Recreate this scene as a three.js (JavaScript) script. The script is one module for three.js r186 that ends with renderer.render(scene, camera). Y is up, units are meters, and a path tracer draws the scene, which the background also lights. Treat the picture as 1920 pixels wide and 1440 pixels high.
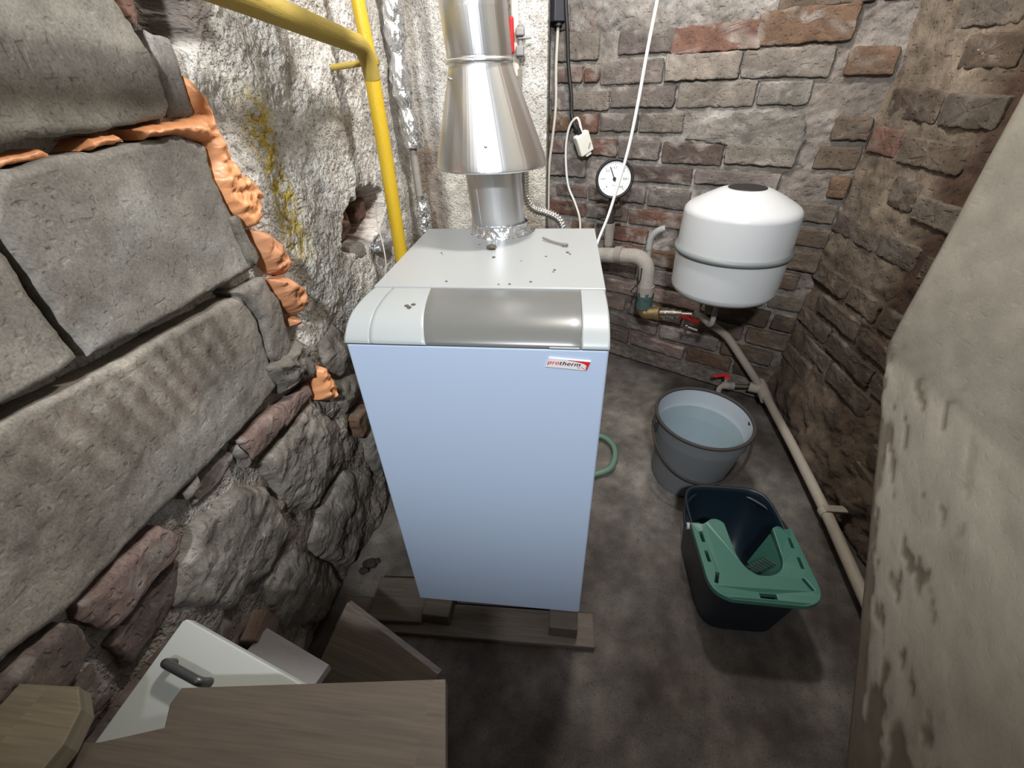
import * as THREE from 'three';
import { RoundedBoxGeometry } from 'three/addons/geometries/RoundedBoxGeometry.js';
import { mergeGeometries, mergeVertices } from 'three/addons/utils/BufferGeometryUtils.js';
import { ImprovedNoise } from 'three/addons/math/ImprovedNoise.js';
import { RectAreaLightUniformsLib } from 'three/addons/lights/RectAreaLightUniformsLib.js';

// ---------------------------------------------------------------- camera, lights, exposure
const scene = new THREE.Scene();
scene.background = new THREE.Color(0x000000);
const camera = new THREE.PerspectiveCamera(83.74, 1920 / 1440, 0.02, 30);
camera.rotation.order = 'YXZ';
camera.position.set(0.133, 1.177, 0.573);
camera.rotation.set(-0.6103, 0.1283, -0.0377);
const renderer = new THREE.WebGLRenderer({ antialias: true });
renderer.shadowMap.enabled = true;
renderer.toneMapping = THREE.LinearToneMapping;
renderer.toneMappingExposure = 1.25;
RectAreaLightUniformsLib.init();
const LIGHT = {
  bulb: { pos: [0.30, 2.0, -0.55], power: 3.7, color: [1, 0.96, 0.9] },           // bare ceiling bulb, candela
  flood: { pos: [0.08, 2.1, 1.4], aim: [0.1, 1.45, -1.0], r: 0.07, power: 16.5, angle: 0.83, soft: 0.3, color: [0.93, 0.97, 1] },   // work lamp over the cellar steps
};

// ---------------------------------------------------------------- helpers
let seed = 20240611;
const rnd = () => { seed = (seed + 0x6D2B79F5) | 0; let t = Math.imul(seed ^ (seed >>> 15), 1 | seed); t = (t + Math.imul(t ^ (t >>> 7), 61 | t)) ^ t; return ((t ^ (t >>> 14)) >>> 0) / 4294967296; };
const rr = (a, b) => a + (b - a) * rnd();
const IN = new ImprovedNoise();
const n3 = (x, y, z = 0) => IN.noise(x, y, z);
const fbm = (x, y, z = 0, o = 4) => { let s = 0, a = 0.5, f = 1; for (let i = 0; i < o; i++) { s += a * IN.noise(x * f, y * f, z * f + i * 7.3); a *= 0.5; f *= 2.03; } return s; };
const clamp = (x, a = 0, b = 1) => Math.min(b, Math.max(a, x));
const sm = (a, b, x) => { const t = clamp((x - a) / (b - a)); return t * t * (3 - 2 * t); };
const mix = (a, b, t) => a + (b - a) * t;
const mixc = (a, b, t) => [mix(a[0], b[0], t), mix(a[1], b[1], t), mix(a[2], b[2], t)];
const V3 = (x, y, z) => new THREE.Vector3(x, y, z);

const used = new Map(), childNames = new Map();
function numbered(name) { const k = used.get(name) || 0; used.set(name, k + 1); return k ? name + '_' + String(k).padStart(3, '0') : name; }
function shade(o) { o.castShadow = true; o.receiveShadow = true; return o; }
function tag(o, label, category, group) { o.userData.label = label; o.userData.category = category; if (group) o.userData.group = group; return o; }
function thing(name, label, category, pos = [0, 0, 0], group) {
  const g = new THREE.Group(); g.name = numbered(name); g.position.set(...pos); scene.add(g); return tag(g, label, category, group);
}
function structure(name) { const g = new THREE.Group(); g.name = numbered(name); g.userData.kind = 'structure'; scene.add(g); return g; }
function part(name, geo, mat, parent, pos, label) {
  const m = shade(new THREE.Mesh(geo, mat)); m.name = name; if (pos) m.position.set(...pos); if (label) m.userData.label = label;
  const taken = childNames.get(parent) || childNames.set(parent, {}).get(parent);
  const k = taken[name] || 0; taken[name] = k + 1; if (k) m.name = name + '_' + String(k).padStart(3, '0');
  parent.add(m); return m;
}
const clean = (g) => { const o = new THREE.BufferGeometry(); const s = g.index ? g.toNonIndexed() : g; for (const k of ['position', 'normal', 'uv']) if (s.attributes[k]) o.setAttribute(k, s.attributes[k]); if (!o.attributes.uv) o.setAttribute('uv', new THREE.BufferAttribute(new Float32Array(o.attributes.position.count * 2), 2)); return o; };
const merge = (...gs) => mergeGeometries(gs.flat().map(clean));
const at = (g, x, y, z, rx = 0, ry = 0, rz = 0) => g.applyMatrix4(new THREE.Matrix4().compose(V3(x, y, z), new THREE.Quaternion().setFromEuler(new THREE.Euler(rx, ry, rz)), V3(1, 1, 1)));
const box = (w, h, d, r = 0.003, s = 2) => new RoundedBoxGeometry(w, h, d, s, Math.min(r, w / 2.01, h / 2.01, d / 2.01));
// box-projected texture coordinates in metres
function boxUV(g) {
  const p = g.attributes.position, n = g.attributes.normal, uv = new Float32Array(p.count * 2);
  for (let i = 0; i < p.count; i++) {
    const ax = Math.abs(n.getX(i)), ay = Math.abs(n.getY(i)), az = Math.abs(n.getZ(i));
    const [a, b] = ax > ay && ax > az ? [p.getZ(i), p.getY(i)] : ay > az ? [p.getX(i), p.getZ(i)] : [p.getX(i), p.getY(i)];
    uv[2 * i] = a; uv[2 * i + 1] = b;
  }
  g.setAttribute('uv', new THREE.BufferAttribute(uv, 2)); return g;
}
const pts = (a) => a.map((p) => V3(...p));
function tube(list, r, seg = 64, rad = 10, tension = 0.5) { return new THREE.TubeGeometry(new THREE.CatmullRomCurve3(pts(list), false, 'centripetal', tension), seg, r, rad, false); }
// pipe along straight legs with rounded corners, closed ends
function pipe(list, r, bend = 0.04, rad = 18) {
  const P = pts(list), path = new THREE.CurvePath(); let from = P[0].clone();
  for (let i = 1; i < P.length; i++) {
    if (i < P.length - 1) {
      const a = P[i].clone().sub(P[i - 1]).normalize(), b = P[i + 1].clone().sub(P[i]).normalize();
      const A = P[i].clone().addScaledVector(a, -bend), B = P[i].clone().addScaledVector(b, bend);
      path.add(new THREE.LineCurve3(from, A)); path.add(new THREE.QuadraticBezierCurve3(A, P[i], B)); from = B;
    } else path.add(new THREE.LineCurve3(from, P[i]));
  }
  const g = new THREE.TubeGeometry(path, Math.max(16, 28 * (P.length - 1)), r, rad, false);
  const caps = [[P[0], P[1]], [P[P.length - 1], P[P.length - 2]]].map(([e, i]) => { const d = e.clone().sub(i).normalize(); const c = new THREE.CircleGeometry(r, rad); c.applyQuaternion(new THREE.Quaternion().setFromUnitVectors(V3(0, 0, 1), d)); c.translate(e.x, e.y, e.z); return c; });
  return merge(g, caps);
}
function rod(a, b, r0, r1 = r0, rad = 16) { const A = V3(...a), B = V3(...b), d = B.clone().sub(A); const g = new THREE.CylinderGeometry(r1, r0, d.length(), rad, 1); g.applyQuaternion(new THREE.Quaternion().setFromUnitVectors(V3(0, 1, 0), d.clone().normalize())); g.translate((A.x + B.x) / 2, (A.y + B.y) / 2, (A.z + B.z) / 2); return g; }
const lathe = (prof, seg = 64) => new THREE.LatheGeometry(prof.map(([r, y]) => new THREE.Vector2(r, y)), seg);
// hexagonal nut along direction d
function nut(a, b, r) { return rod(a, b, r, r, 6); }

// ---------------------------------------------------------------- computed textures
function lattice(px, py, s) { let h = Math.imul(px, 374761393) ^ Math.imul(py, 668265263) ^ Math.imul(s, 1274126177); h = Math.imul(h ^ (h >>> 13), 1274126177); return ((h ^ (h >>> 16)) >>> 0) / 4294967296; }
function tileNoise(x, y, per, s) { const xi = Math.floor(x), yi = Math.floor(y), fx = x - xi, fy = y - yi, u = fx * fx * (3 - 2 * fx), v = fy * fy * (3 - 2 * fy), m = (a) => ((a % per) + per) % per; return mix(mix(lattice(m(xi), m(yi), s), lattice(m(xi + 1), m(yi), s), u), mix(lattice(m(xi), m(yi + 1), s), lattice(m(xi + 1), m(yi + 1), s), u), v); }
function tex(size, fn, srgb, rep = [1, 1]) {
  const d = new Uint8Array(size * size * 4);
  for (let y = 0; y < size; y++) for (let x = 0; x < size; x++) { const c = fn(x / size, y / size); const o = (y * size + x) * 4; for (let k = 0; k < 3; k++) d[o + k] = 255 * clamp(Array.isArray(c) ? c[k] : c); d[o + 3] = 255; }
  const t = new THREE.DataTexture(d, size, size); t.wrapS = t.wrapT = THREE.RepeatWrapping; t.magFilter = THREE.LinearFilter; t.minFilter = THREE.LinearMipmapLinearFilter; t.generateMipmaps = true; if (srgb) t.colorSpace = THREE.SRGBColorSpace; t.repeat.set(...rep); t.needsUpdate = true; return t;
}
const tfbm = (u, v, base, o, s) => { let r = 0, a = 0.5, p = base; for (let i = 0; i < o; i++) { r += a * tileNoise(u * p, v * p, p, s + i); a *= 0.55; p *= 2; } return r / (1 - Math.pow(0.55, o)) * 0.9; };
const tGrain = tex(512, (u, v) => { const a = tfbm(u, v, 6, 6, 3), b = tileNoise(u * 170, v * 170, 170, 40); return 0.70 + 0.34 * (a - 0.45) + 0.14 * (b - 0.5) - 0.16 * sm(0.84, 0.95, tileNoise(u * 120, v * 120, 120, 77)); }, true, [3.1, 3.1]);
const tPale = tex(512, (u, v) => { const a = tfbm(u, v, 8, 6, 13), b = tileNoise(u * 190, v * 190, 190, 42); return 0.87 + 0.3 * (a - 0.45) + 0.1 * (b - 0.5) - 0.3 * sm(0.80, 0.93, tileNoise(u * 95, v * 95, 95, 79)); }, true, [3.3, 3.3]);
const tSmooth = tex(512, (u, v) => 0.87 + 0.16 * (tfbm(u, v, 8, 6, 17) - 0.45) + 0.05 * (tileNoise(u * 190, v * 190, 190, 46) - 0.5), true, [2.7, 2.7]);
const tRough = tex(512, (u, v) => { const a = tfbm(u, v, 10, 6, 11), pit = sm(0.72, 0.9, tileNoise(u * 38, v * 38, 38, 91)); return 0.25 + a * 0.7 - 0.35 * pit; }, false, [3.3, 3.3]);
const tCrust = tex(512, (u, v) => { const r = 1 - Math.abs(2 * tfbm(u, v, 16, 5, 23) - 1); return 0.1 + 0.8 * r; }, false, [6.1, 6.1]);
const tFoil = tex(512, (u, v) => { let m = 9; for (let k = 0; k < 2; k++) { const f = k ? 26 : 11, X = Math.floor(u * f), Y = Math.floor(v * f); let m1 = 9, m2 = 9; for (let j = -1; j < 2; j++) for (let i = -1; i < 2; i++) { const cx = X + i, cy = Y + j, w = (a) => ((a % f) + f) % f; const dx = cx + lattice(w(cx), w(cy), 5 + k) - u * f, dy = cy + lattice(w(cx), w(cy), 15 + k) - v * f, d = Math.hypot(dx, dy); if (d < m1) { m2 = m1; m1 = d; } else if (d < m2) m2 = d; } m = k ? m * 0.65 + 0.35 * (m2 - m1) : m2 - m1; } return m; }, false, [5, 5]);
const tWood = tex(512, (u, v) => { const w = tfbm(u, v, 4, 3, 61) * 0.5; const g = tileNoise(u * 4, (v + w * 0.05) * 90, 90, 8), f = tileNoise(u * 10, v * 250, 250, 9); return 0.70 + 0.08 * (g - 0.5) + 0.1 * (f - 0.5) + 0.12 * (w - 0.25); }, true, [2.4, 2.4]);
const tBrush = tex(512, (u, v) => 0.5 + 0.25 * (tileNoise(u * 300, v * 3, 300, 4) - 0.5) + 0.2 * (tfbm(u, v, 5, 4, 31) - 0.45), false, [1, 1]);
const tSmudge = tex(512, (u, v) => 0.35 + 0.45 * tfbm(u, v, 5, 5, 51), false, [2, 2]);

// ---------------------------------------------------------------- materials
const S = (o) => new THREE.MeshStandardMaterial(o), PH = (o) => new THREE.MeshPhysicalMaterial(o);
const rgb = (r, g, b) => new THREE.Color().setRGB(r, g, b);
const M = {
  plaster: S({ vertexColors: true, map: tPale, bumpMap: tCrust, bumpScale: 0.007, roughness: 0.95 }),
  masonry: S({ vertexColors: true, map: tGrain, bumpMap: tRough, bumpScale: 0.004, roughness: 0.95 }),
  concrete: S({ vertexColors: true, map: tGrain, bumpMap: tRough, bumpScale: 0.0015, roughness: 0.92 }),
  smooth: S({ vertexColors: true, map: tSmooth, bumpMap: tRough, bumpScale: 0.0006, roughness: 0.9 }),
  foam: S({ color: rgb(0.76, 0.34, 0.155), roughness: 0.42, bumpMap: tRough, bumpScale: 0.0015 }),
  foamDusty: S({ color: rgb(0.52, 0.235, 0.115), roughness: 0.7, bumpMap: tRough, bumpScale: 0.002 }),
  door: S({ color: rgb(0.43, 0.525, 0.69), roughness: 0.42, metalness: 0.0 }),
  lid: S({ color: rgb(0.33, 0.342, 0.348), roughness: 0.33, roughnessMap: null }),
  cover: S({ color: rgb(0.33, 0.352, 0.358), roughness: 0.4 }),
  dark: S({ color: rgb(0.02, 0.02, 0.022), roughness: 0.5 }),
  black: S({ color: rgb(0.012, 0.012, 0.013), roughness: 0.55 }),
  panel: S({ color: rgb(0.36, 0.34, 0.30), roughness: 0.6 }),
  redPlastic: S({ color: rgb(0.62, 0.03, 0.035), roughness: 0.4 }),
  window: PH({ color: rgb(0.42, 0.425, 0.41), roughness: 0.3, transmission: 0.75, thickness: 0, ior: 1.45 }),
  steel: S({ color: rgb(0.80, 0.815, 0.845), metalness: 1, roughness: 0.3, bumpMap: tBrush, bumpScale: 0.0006 }),
  steelSoft: S({ color: rgb(0.72, 0.73, 0.75), metalness: 1, roughness: 0.38, bumpMap: tBrush, bumpScale: 0.0004 }),
  foil: S({ color: rgb(0.84, 0.85, 0.87), metalness: 1, roughness: 0.33, bumpMap: tFoil, bumpScale: 0.0022 }),
  chrome: S({ color: rgb(0.7, 0.69, 0.67), metalness: 1, roughness: 0.22 }),
  brass: S({ color: rgb(0.5, 0.36, 0.19), metalness: 0.9, roughness: 0.42 }),
  yellow: S({ color: rgb(0.60, 0.395, 0.022), roughness: 0.42, bumpMap: tRough, bumpScale: 0.0008 }),
  yellowDusty: S({ color: rgb(0.40, 0.29, 0.055), roughness: 0.7, bumpMap: tRough, bumpScale: 0.001 }),
  greyPipe: S({ color: rgb(0.33, 0.30, 0.27), roughness: 0.85, bumpMap: tRough, bumpScale: 0.0025 }),
  beigePipe: S({ color: rgb(0.30, 0.26, 0.215), roughness: 0.75, bumpMap: tRough, bumpScale: 0.001 }),
  greyPlastic: S({ color: rgb(0.30, 0.30, 0.30), roughness: 0.6 }),
  greenNut: S({ color: rgb(0.045, 0.085, 0.08), roughness: 0.6 }),
  whiteCable: S({ color: rgb(0.74, 0.73, 0.70), roughness: 0.5 }),
  beigeCable: S({ color: rgb(0.58, 0.54, 0.47), roughness: 0.55 }),
  plug: S({ color: rgb(0.78, 0.77, 0.70), roughness: 0.4 }),
  adapter: S({ color: rgb(0.045, 0.045, 0.055), roughness: 0.6 }),
  tank: S({ color: rgb(0.53, 0.54, 0.555), roughness: 0.28 }),
  tankBand: S({ color: rgb(0.16, 0.18, 0.18), roughness: 0.5 }),
  enamel: S({ color: rgb(0.34, 0.38, 0.42), roughness: 0.35, side: THREE.DoubleSide }),
  enamelOut: S({ color: rgb(0.15, 0.16, 0.17), roughness: 0.45 }),
  rust: S({ color: rgb(0.03, 0.024, 0.022), roughness: 0.8 }),
  navy: S({ color: rgb(0.004, 0.010, 0.017), roughness: 0.4 }),
  green: S({ color: rgb(0.034, 0.108, 0.084), roughness: 0.45 }),
  hose: S({ color: rgb(0.11, 0.19, 0.14), roughness: 0.5 }),
  wood: S({ color: rgb(0.185, 0.143, 0.108), map: tWood, roughness: 0.75 }),
  woodGrey: S({ color: rgb(0.44, 0.36, 0.295), map: tWood, roughness: 0.7 }),
  woodPale: S({ color: rgb(0.28, 0.23, 0.155), map: tWood, roughness: 0.8 }),
  woodOld: S({ color: rgb(0.25, 0.2, 0.165), map: tWood, roughness: 0.85 }),
  whiteBoard: S({ color: rgb(0.46, 0.485, 0.465), roughness: 0.4 }),
  greyBoard: S({ color: rgb(0.36, 0.345, 0.35), roughness: 0.7, bumpMap: tRough, bumpScale: 0.0005 }),
  handle: S({ color: rgb(0.10, 0.10, 0.10), metalness: 0.7, roughness: 0.4 }),
  brownBrick: S({ color: rgb(0.17, 0.115, 0.09), roughness: 0.9, bumpMap: tRough, bumpScale: 0.002 }),
  dirt: S({ color: rgb(0.10, 0.085, 0.065), roughness: 0.95 }),
  water: PH({ color: rgb(0.86, 0.92, 0.92), roughness: 0.04, transmission: 1, thickness: 0, ior: 1.33 }),
  glass: PH({ color: rgb(1, 1, 1), roughness: 0.02, transmission: 1, thickness: 0 }),
  shell: S({ color: rgb(0.30, 0.28, 0.25), roughness: 0.95 }),
  step: S({ color: rgb(0.22, 0.2, 0.18), roughness: 0.95, bumpMap: tRough, bumpScale: 0.003 }),
};

// ---------------------------------------------------------------- masonry builders
// a frame is a wall plane: P(u, v, w) with u along the wall (to the right as seen from the room), v up, w out of the wall
const frame = (o, U, N) => ({ P: (u, v, w) => [o[0] + U[0] * u + N[0] * w, o[1] + v, o[2] + U[2] * u + N[2] * w], N });
const FL = frame([-0.46, 0, 0], [0, 0, -1], [1, 0, 0]);
const nB = [-0.5073, 0, 0.8617], FB = frame([nB[0] * -1.4253, 0, nB[2] * -1.4253], [0.8617, 0, 0.5073], nB);
const FR = frame([1.055, 0, 0], [0, 0, 1], [-1, 0, 0]);
const FP = frame([0, 0, -1.36], [1, 0, 0], [0, 0, 1]);
function finish(pos, col, uv, idx) {
  const g = new THREE.BufferGeometry();
  g.setAttribute('position', new THREE.Float32BufferAttribute(pos, 3)); g.setAttribute('color', new THREE.Float32BufferAttribute(col, 3)); g.setAttribute('uv', new THREE.Float32BufferAttribute(uv, 2)); g.setIndex(idx); g.computeVertexNormals(); return g;
}
const graded = (a, d0, d1, b, fine, coarse) => { const r = []; for (let x = a; x < d0; x += coarse) r.push(x); for (let x = d0; x < d1; x += fine) r.push(x); for (let x = d1; x < b; x += coarse) r.push(x); r.push(b); return r; };
function sheet(F, u0, u1, v0, v1, step, h, c, back = 0.12, us, vs) {   // displaced wall face, closed at the back so that the wall has thickness
  us ||= Array.from({ length: Math.ceil((u1 - u0) / step) + 1 }, (_, i, n = Math.ceil((u1 - u0) / step)) => u0 + (u1 - u0) * i / n); vs ||= Array.from({ length: Math.ceil((v1 - v0) / step) + 1 }, (_, i, n = Math.ceil((v1 - v0) / step)) => v0 + (v1 - v0) * i / n);
  const nu = us.length - 1, nv = vs.length - 1, pos = [], col = [], uv = [], idx = [];
  for (let j = 0; j <= nv; j++) for (let i = 0; i <= nu; i++) {
    const u = us[i], v = vs[j], w = h(u, v);
    pos.push(...F.P(u, v, w)); col.push(...c(u, v, w)); uv.push(u, v);
    if (i < nu && j < nv) { const a = j * (nu + 1) + i, b = a + 1, d = a + nu + 1, e = d + 1; idx.push(a, b, e, a, e, d); }
  }
  const ring = []; for (let i = 0; i <= nu; i++) ring.push(i); for (let j = 1; j <= nv; j++) ring.push(j * (nu + 1) + nu); for (let i = nu - 1; i >= 0; i--) ring.push(nv * (nu + 1) + i); for (let j = nv - 1; j > 0; j--) ring.push(j * (nu + 1));
  const base = pos.length / 3;
  for (const k of ring) { const i = k % (nu + 1), j = (k - i) / (nu + 1), u = us[i], v = vs[j]; pos.push(...F.P(u, v, -back)); col.push(0.2, 0.18, 0.16); uv.push(u, v); }
  const n = ring.length; for (let k = 0; k < n; k++) { const a = ring[k], b = ring[(k + 1) % n], d = base + k, e = base + (k + 1) % n; idx.push(b, a, d, b, d, e); }
  for (let k = 1; k < n - 1; k++) idx.push(base, base + k + 1, base + k);
  return finish(pos, col, uv, idx);
}
function resample(out, ds) {
  const r = []; for (let i = 0; i < out.length; i++) { const a = out[i], b = out[(i + 1) % out.length], L = Math.hypot(b[0] - a[0], b[1] - a[1]), k = Math.max(1, Math.round(L / ds)); for (let j = 0; j < k; j++) r.push([mix(a[0], b[0], j / k), mix(a[1], b[1], j / k)]); } return r;
}
// a brick, block or stone standing out of a wall: outline in the wall's metres, front face at height w, edges broken by noise
function chunk(F, outline, o) {
  const { w = 0.012, base = -0.04, bevel = 0.006, ds = 0.02, rings = 4, rough = 0.003, jag = 0.003, dome = 0, scale = 40, color = () => [0.3, 0.3, 0.3], tilt = [0, 0], sd = rnd() * 90 } = o;
  let P = resample(outline, ds), area = 0, cu = 0, cv = 0;
  for (let i = 0; i < P.length; i++) { const a = P[i], b = P[(i + 1) % P.length], k = a[0] * b[1] - b[0] * a[1]; area += k; cu += (a[0] + b[0]) * k; cv += (a[1] + b[1]) * k; }
  cu /= 3 * area; cv /= 3 * area; if (area < 0) P = P.reverse();
  P = P.map(([u, v]) => [u + jag * 2 * fbm(u * scale, v * scale, sd, 3), v + jag * 2 * fbm(u * scale, v * scale, sd + 31, 3)]);
  const n = P.length, pos = [], col = [], uv = [], idx = [];
  const put = (u, v, ww) => { pos.push(...F.P(u, v, ww)); col.push(...color(u, v, ww, sd)); uv.push(u + sd, v); };
  const S2 = [[1, 0], [1, 1], [-1, 2]]; for (let k = 1; k < rings; k++) S2.push([1 - k / rings, 3]);
  for (const [s, kind] of S2) for (const [u, v] of P) {
    const R = Math.hypot(u - cu, v - cv), q = kind === 2 ? Math.max(0.3, 1 - bevel / R) : kind === 3 ? s * Math.max(0.3, 1 - bevel / R) : 1, U = cu + (u - cu) * q, W = cv + (v - cv) * q;
    const lift = dome * Math.sqrt(Math.max(0, 1 - q * q)) + tilt[0] * (U - cu) + tilt[1] * (W - cv);
    const e = rough * 2 * fbm(U * scale, W * scale, sd + 3, 4);
    put(U, W, kind === 0 ? base : kind === 1 ? Math.max(base, w - bevel + lift + e * 0.5) : w + lift + e);
  }
  put(cu, cv, w + dome + rough * 2 * fbm(cu * scale, cv * scale, sd + 3, 4));
  const rows = S2.length; for (let r = 0; r < rows - 1; r++) for (let i = 0; i < n; i++) { const a = r * n + i, b = r * n + (i + 1) % n, d = a + n, e = b + n; idx.push(a, b, e, a, e, d); }
  for (let i = 0; i < n; i++) idx.push((rows - 1) * n + i, (rows - 1) * n + (i + 1) % n, rows * n);
  return finish(pos, col, uv, idx);
}
// a large block or rough stone: an even grid cut to the outline, so that its face keeps fine relief
function slab(F, outline, o) {
  const { w = 0, base = -0.09, bevel = 0.006, step = 0.006, jag = 0.003, scale = 30, relief = () => 0, color = () => [0.3, 0.3, 0.3], sd = rnd() * 90 } = o;
  const P = outline, n = P.length, us = P.map((p) => p[0]), vs = P.map((p) => p[1]), u0 = Math.min(...us) - 2 * step, v0 = Math.min(...vs) - 2 * step, nu = Math.ceil((Math.max(...us) - u0) / step) + 2, nv = Math.ceil((Math.max(...vs) - v0) / step) + 2;
  const near = (u, v) => { let best = 1e9, q = [u, v], inside = false; for (let i = 0, k = n - 1; i < n; k = i++) { const [ax, ay] = P[k], [bx, by] = P[i], dx = bx - ax, dy = by - ay, t = clamp(((u - ax) * dx + (v - ay) * dy) / (dx * dx + dy * dy)), x = ax + dx * t, y = ay + dy * t, d = Math.hypot(u - x, v - y); if (d < best) { best = d; q = [x, y]; } if ((ay > v) !== (by > v) && u < (bx - ax) * (v - ay) / (by - ay) + ax) inside = !inside; } return [inside ? best : -best, q]; };
  const id = new Int32Array((nu + 1) * (nv + 1)).fill(-1), wAt = [], pos = [], col = [], uv = [], idx = [];
  for (let j = 0; j <= nv; j++) for (let i = 0; i <= nu; i++) {
    let u = u0 + i * step, v = v0 + j * step; const [d0, q] = near(u, v), d = d0; if (d < -1.45 * step) continue;
    if (d <= 0) { u = q[0]; v = q[1]; }
    const ju = jag * 2 * fbm(u * scale, v * scale, sd, 3), jv = jag * 2 * fbm(u * scale, v * scale, sd + 31, 3), e = clamp(d / bevel);
    const ww = w - bevel * (1 - Math.sqrt(1 - (1 - e) * (1 - e))) + relief(u, v, Math.max(0, d), sd) * (0.25 + 0.75 * clamp(d / (2 * step)));
    id[j * (nu + 1) + i] = pos.length / 3; wAt.push(ww); pos.push(...F.P(u + ju, v + jv, ww)); col.push(...color(u, v, ww, sd)); uv.push(u + sd, v);
  }
  for (let j = 0; j < nv; j++) for (let i = 0; i < nu; i++) { const a = id[j * (nu + 1) + i], b = id[j * (nu + 1) + i + 1], c = id[(j + 1) * (nu + 1) + i + 1], d = id[(j + 1) * (nu + 1) + i]; if (a >= 0 && b >= 0 && c >= 0) idx.push(a, b, c); if (a >= 0 && c >= 0 && d >= 0) idx.push(a, c, d); }
  const open = new Map(); for (let k = 0; k < idx.length; k += 3) for (const [p, q] of [[0, 1], [1, 2], [2, 0]]) { const a = idx[k + p], b = idx[k + q], rev = b * 1e6 + a; if (open.has(rev)) open.delete(rev); else open.set(a * 1e6 + b, [a, b]); }
  const foot = new Map(), low = (a) => { if (!foot.has(a)) { const i = foot.size; foot.set(a, pos.length / 3); const k = 3 * a, dw = wAt[a] - base; pos.push(pos[k] - F.N[0] * dw, pos[k + 1], pos[k + 2] - F.N[2] * dw); col.push(col[k], col[k + 1], col[k + 2]); uv.push(uv[2 * a] + dw, uv[2 * a + 1] + dw); } return foot.get(a); };
  for (const [a, b] of open.values()) { const c = low(a), d = low(b); idx.push(b, a, c, b, c, d); }
  return finish(pos, col, uv, idx);
}
const rect = (u0, v0, u1, v1, r = 0.008) => [[u0 + r, v0], [u1 - r, v0], [u1, v0 + r], [u1, v1 - r], [u1 - r, v1], [u0 + r, v1], [u0, v1 - r], [u0, v0 + r]];
const TONE = { g: [0.275, 0.23, 0.208], t: [0.33, 0.28, 0.237], p: [0.35, 0.245, 0.212], r: [0.28, 0.145, 0.105], o: [0.245, 0.145, 0.09], d: [0.18, 0.13, 0.11], b: [0.175, 0.125, 0.088], w: [0.20, 0.16, 0.125], k: [0.125, 0.085, 0.06], m: [0.34, 0.305, 0.265] };
const DIM = [0.26, 0.215, 0.17], MORTAR = [0.52, 0.47, 0.425];  // DIM: mortar darkened to stand in for weaker light at the right
function brickColor(tone, dust = 0.5, mortar = MORTAR) {
  const k = rr(0.88, 1.12), base = TONE[tone].map((c) => c * k);
  return (u, v, w, sd) => { const f = fbm(u * 14, v * 22, sd, 4), g = fbm(u * 60, v * 60, sd + 9, 3); const m = sm(0.02, 0.3, f + 0.25 * g + 0.25 * (dust - 0.5)); const c = mixc(base, mortar, m * 0.7); const q = 1 + 0.5 * g + 0.25 * fbm(u * 9, v * 9, sd + 50, 2); return c.map((x) => clamp(x * q, 0.01, 0.9)); };
}
function brick(parent, F, r, tone, o = {}) {
  const [u0, v0, u1, v1] = r, a = rr(-0.004, 0.004), b = rr(-0.004, 0.004);
  const out = rect(u0, v0, u1, v1, 0.0045).map(([u, v]) => [u, v + (u - (u0 + u1) / 2) * (a + b) * 2 + rr(-0.002, 0.002)]);
  return part('brick', chunk(F, out, { w: rr(0.013, 0.025), base: -0.03, bevel: 0.0035, ds: 0.014, rings: 5, rough: 0.0018, jag: 0.004, scale: 55, color: brickColor(tone, o.dust, o.mortar), tilt: [rr(-0.02, 0.02), rr(-0.03, 0.12)], ...o }), M.masonry, parent);
}

// ---------------------------------------------------------------- the room shell
{
  const shell = (name, w, h, d, x, y, z, mat = M.shell) => { const m = shade(new THREE.Mesh(boxUV(at(new THREE.BoxGeometry(w, h, d), x, y, z)), mat)); m.name = name; m.userData.kind = 'structure'; scene.add(m); return m; };
  shell('ceiling', 2.6, 0.1, 5.2, 0.3, 2.3, 0.2);
  shell('wall_front', 2.6, 2.4, 0.1, 0.3, 1.15, 2.66);
  shell('wall_stair_left', 0.1, 2.4, 1.6, -0.66, 1.1, 1.9);
  shell('wall_stair_right', 0.1, 2.4, 1.3, 1.25, 1.1, 2.05);
  shell('stair_landing', 0.46, 0.578, 0.2, -0.235, 0.289, 0.68, M.step);
  shell('blocker_step', 1.2, 0.74, 0.86, 0.14, 0.37, 1.18, M.step);  // unseen step, added and sized to block lamp light low down
}
// ---------------------------------------------------------------- floor
{
  const F = { P: (u, v, w) => [u, w, -v] };
  const floor = structure('floor');
  const h = (u, v) => 0.010 * fbm(u * 4, v * 4, 1, 3) + 0.004 * fbm(u * 22, v * 22, 2, 3) - 0.004;
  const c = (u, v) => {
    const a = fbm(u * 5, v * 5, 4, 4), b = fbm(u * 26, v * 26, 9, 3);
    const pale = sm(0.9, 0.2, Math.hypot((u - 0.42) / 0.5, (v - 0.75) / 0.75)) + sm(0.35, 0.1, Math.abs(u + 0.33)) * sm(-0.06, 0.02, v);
    let k = mixc([0.066, 0.050, 0.040], [0.33, 0.295, 0.265], clamp(0.25 + 0.6 * clamp(pale) + 0.8 * a));  // dark base tone also paints in the shade over the front floor
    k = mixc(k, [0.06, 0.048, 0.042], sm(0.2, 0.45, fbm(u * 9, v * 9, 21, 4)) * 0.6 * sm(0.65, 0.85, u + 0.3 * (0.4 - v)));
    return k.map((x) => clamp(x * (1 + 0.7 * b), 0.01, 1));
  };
  part('floor_surface', sheet(F, -0.62, 1.25, -2.65, 1.9, 0.012, h, c, 0.1), M.concrete, floor);
}
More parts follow.
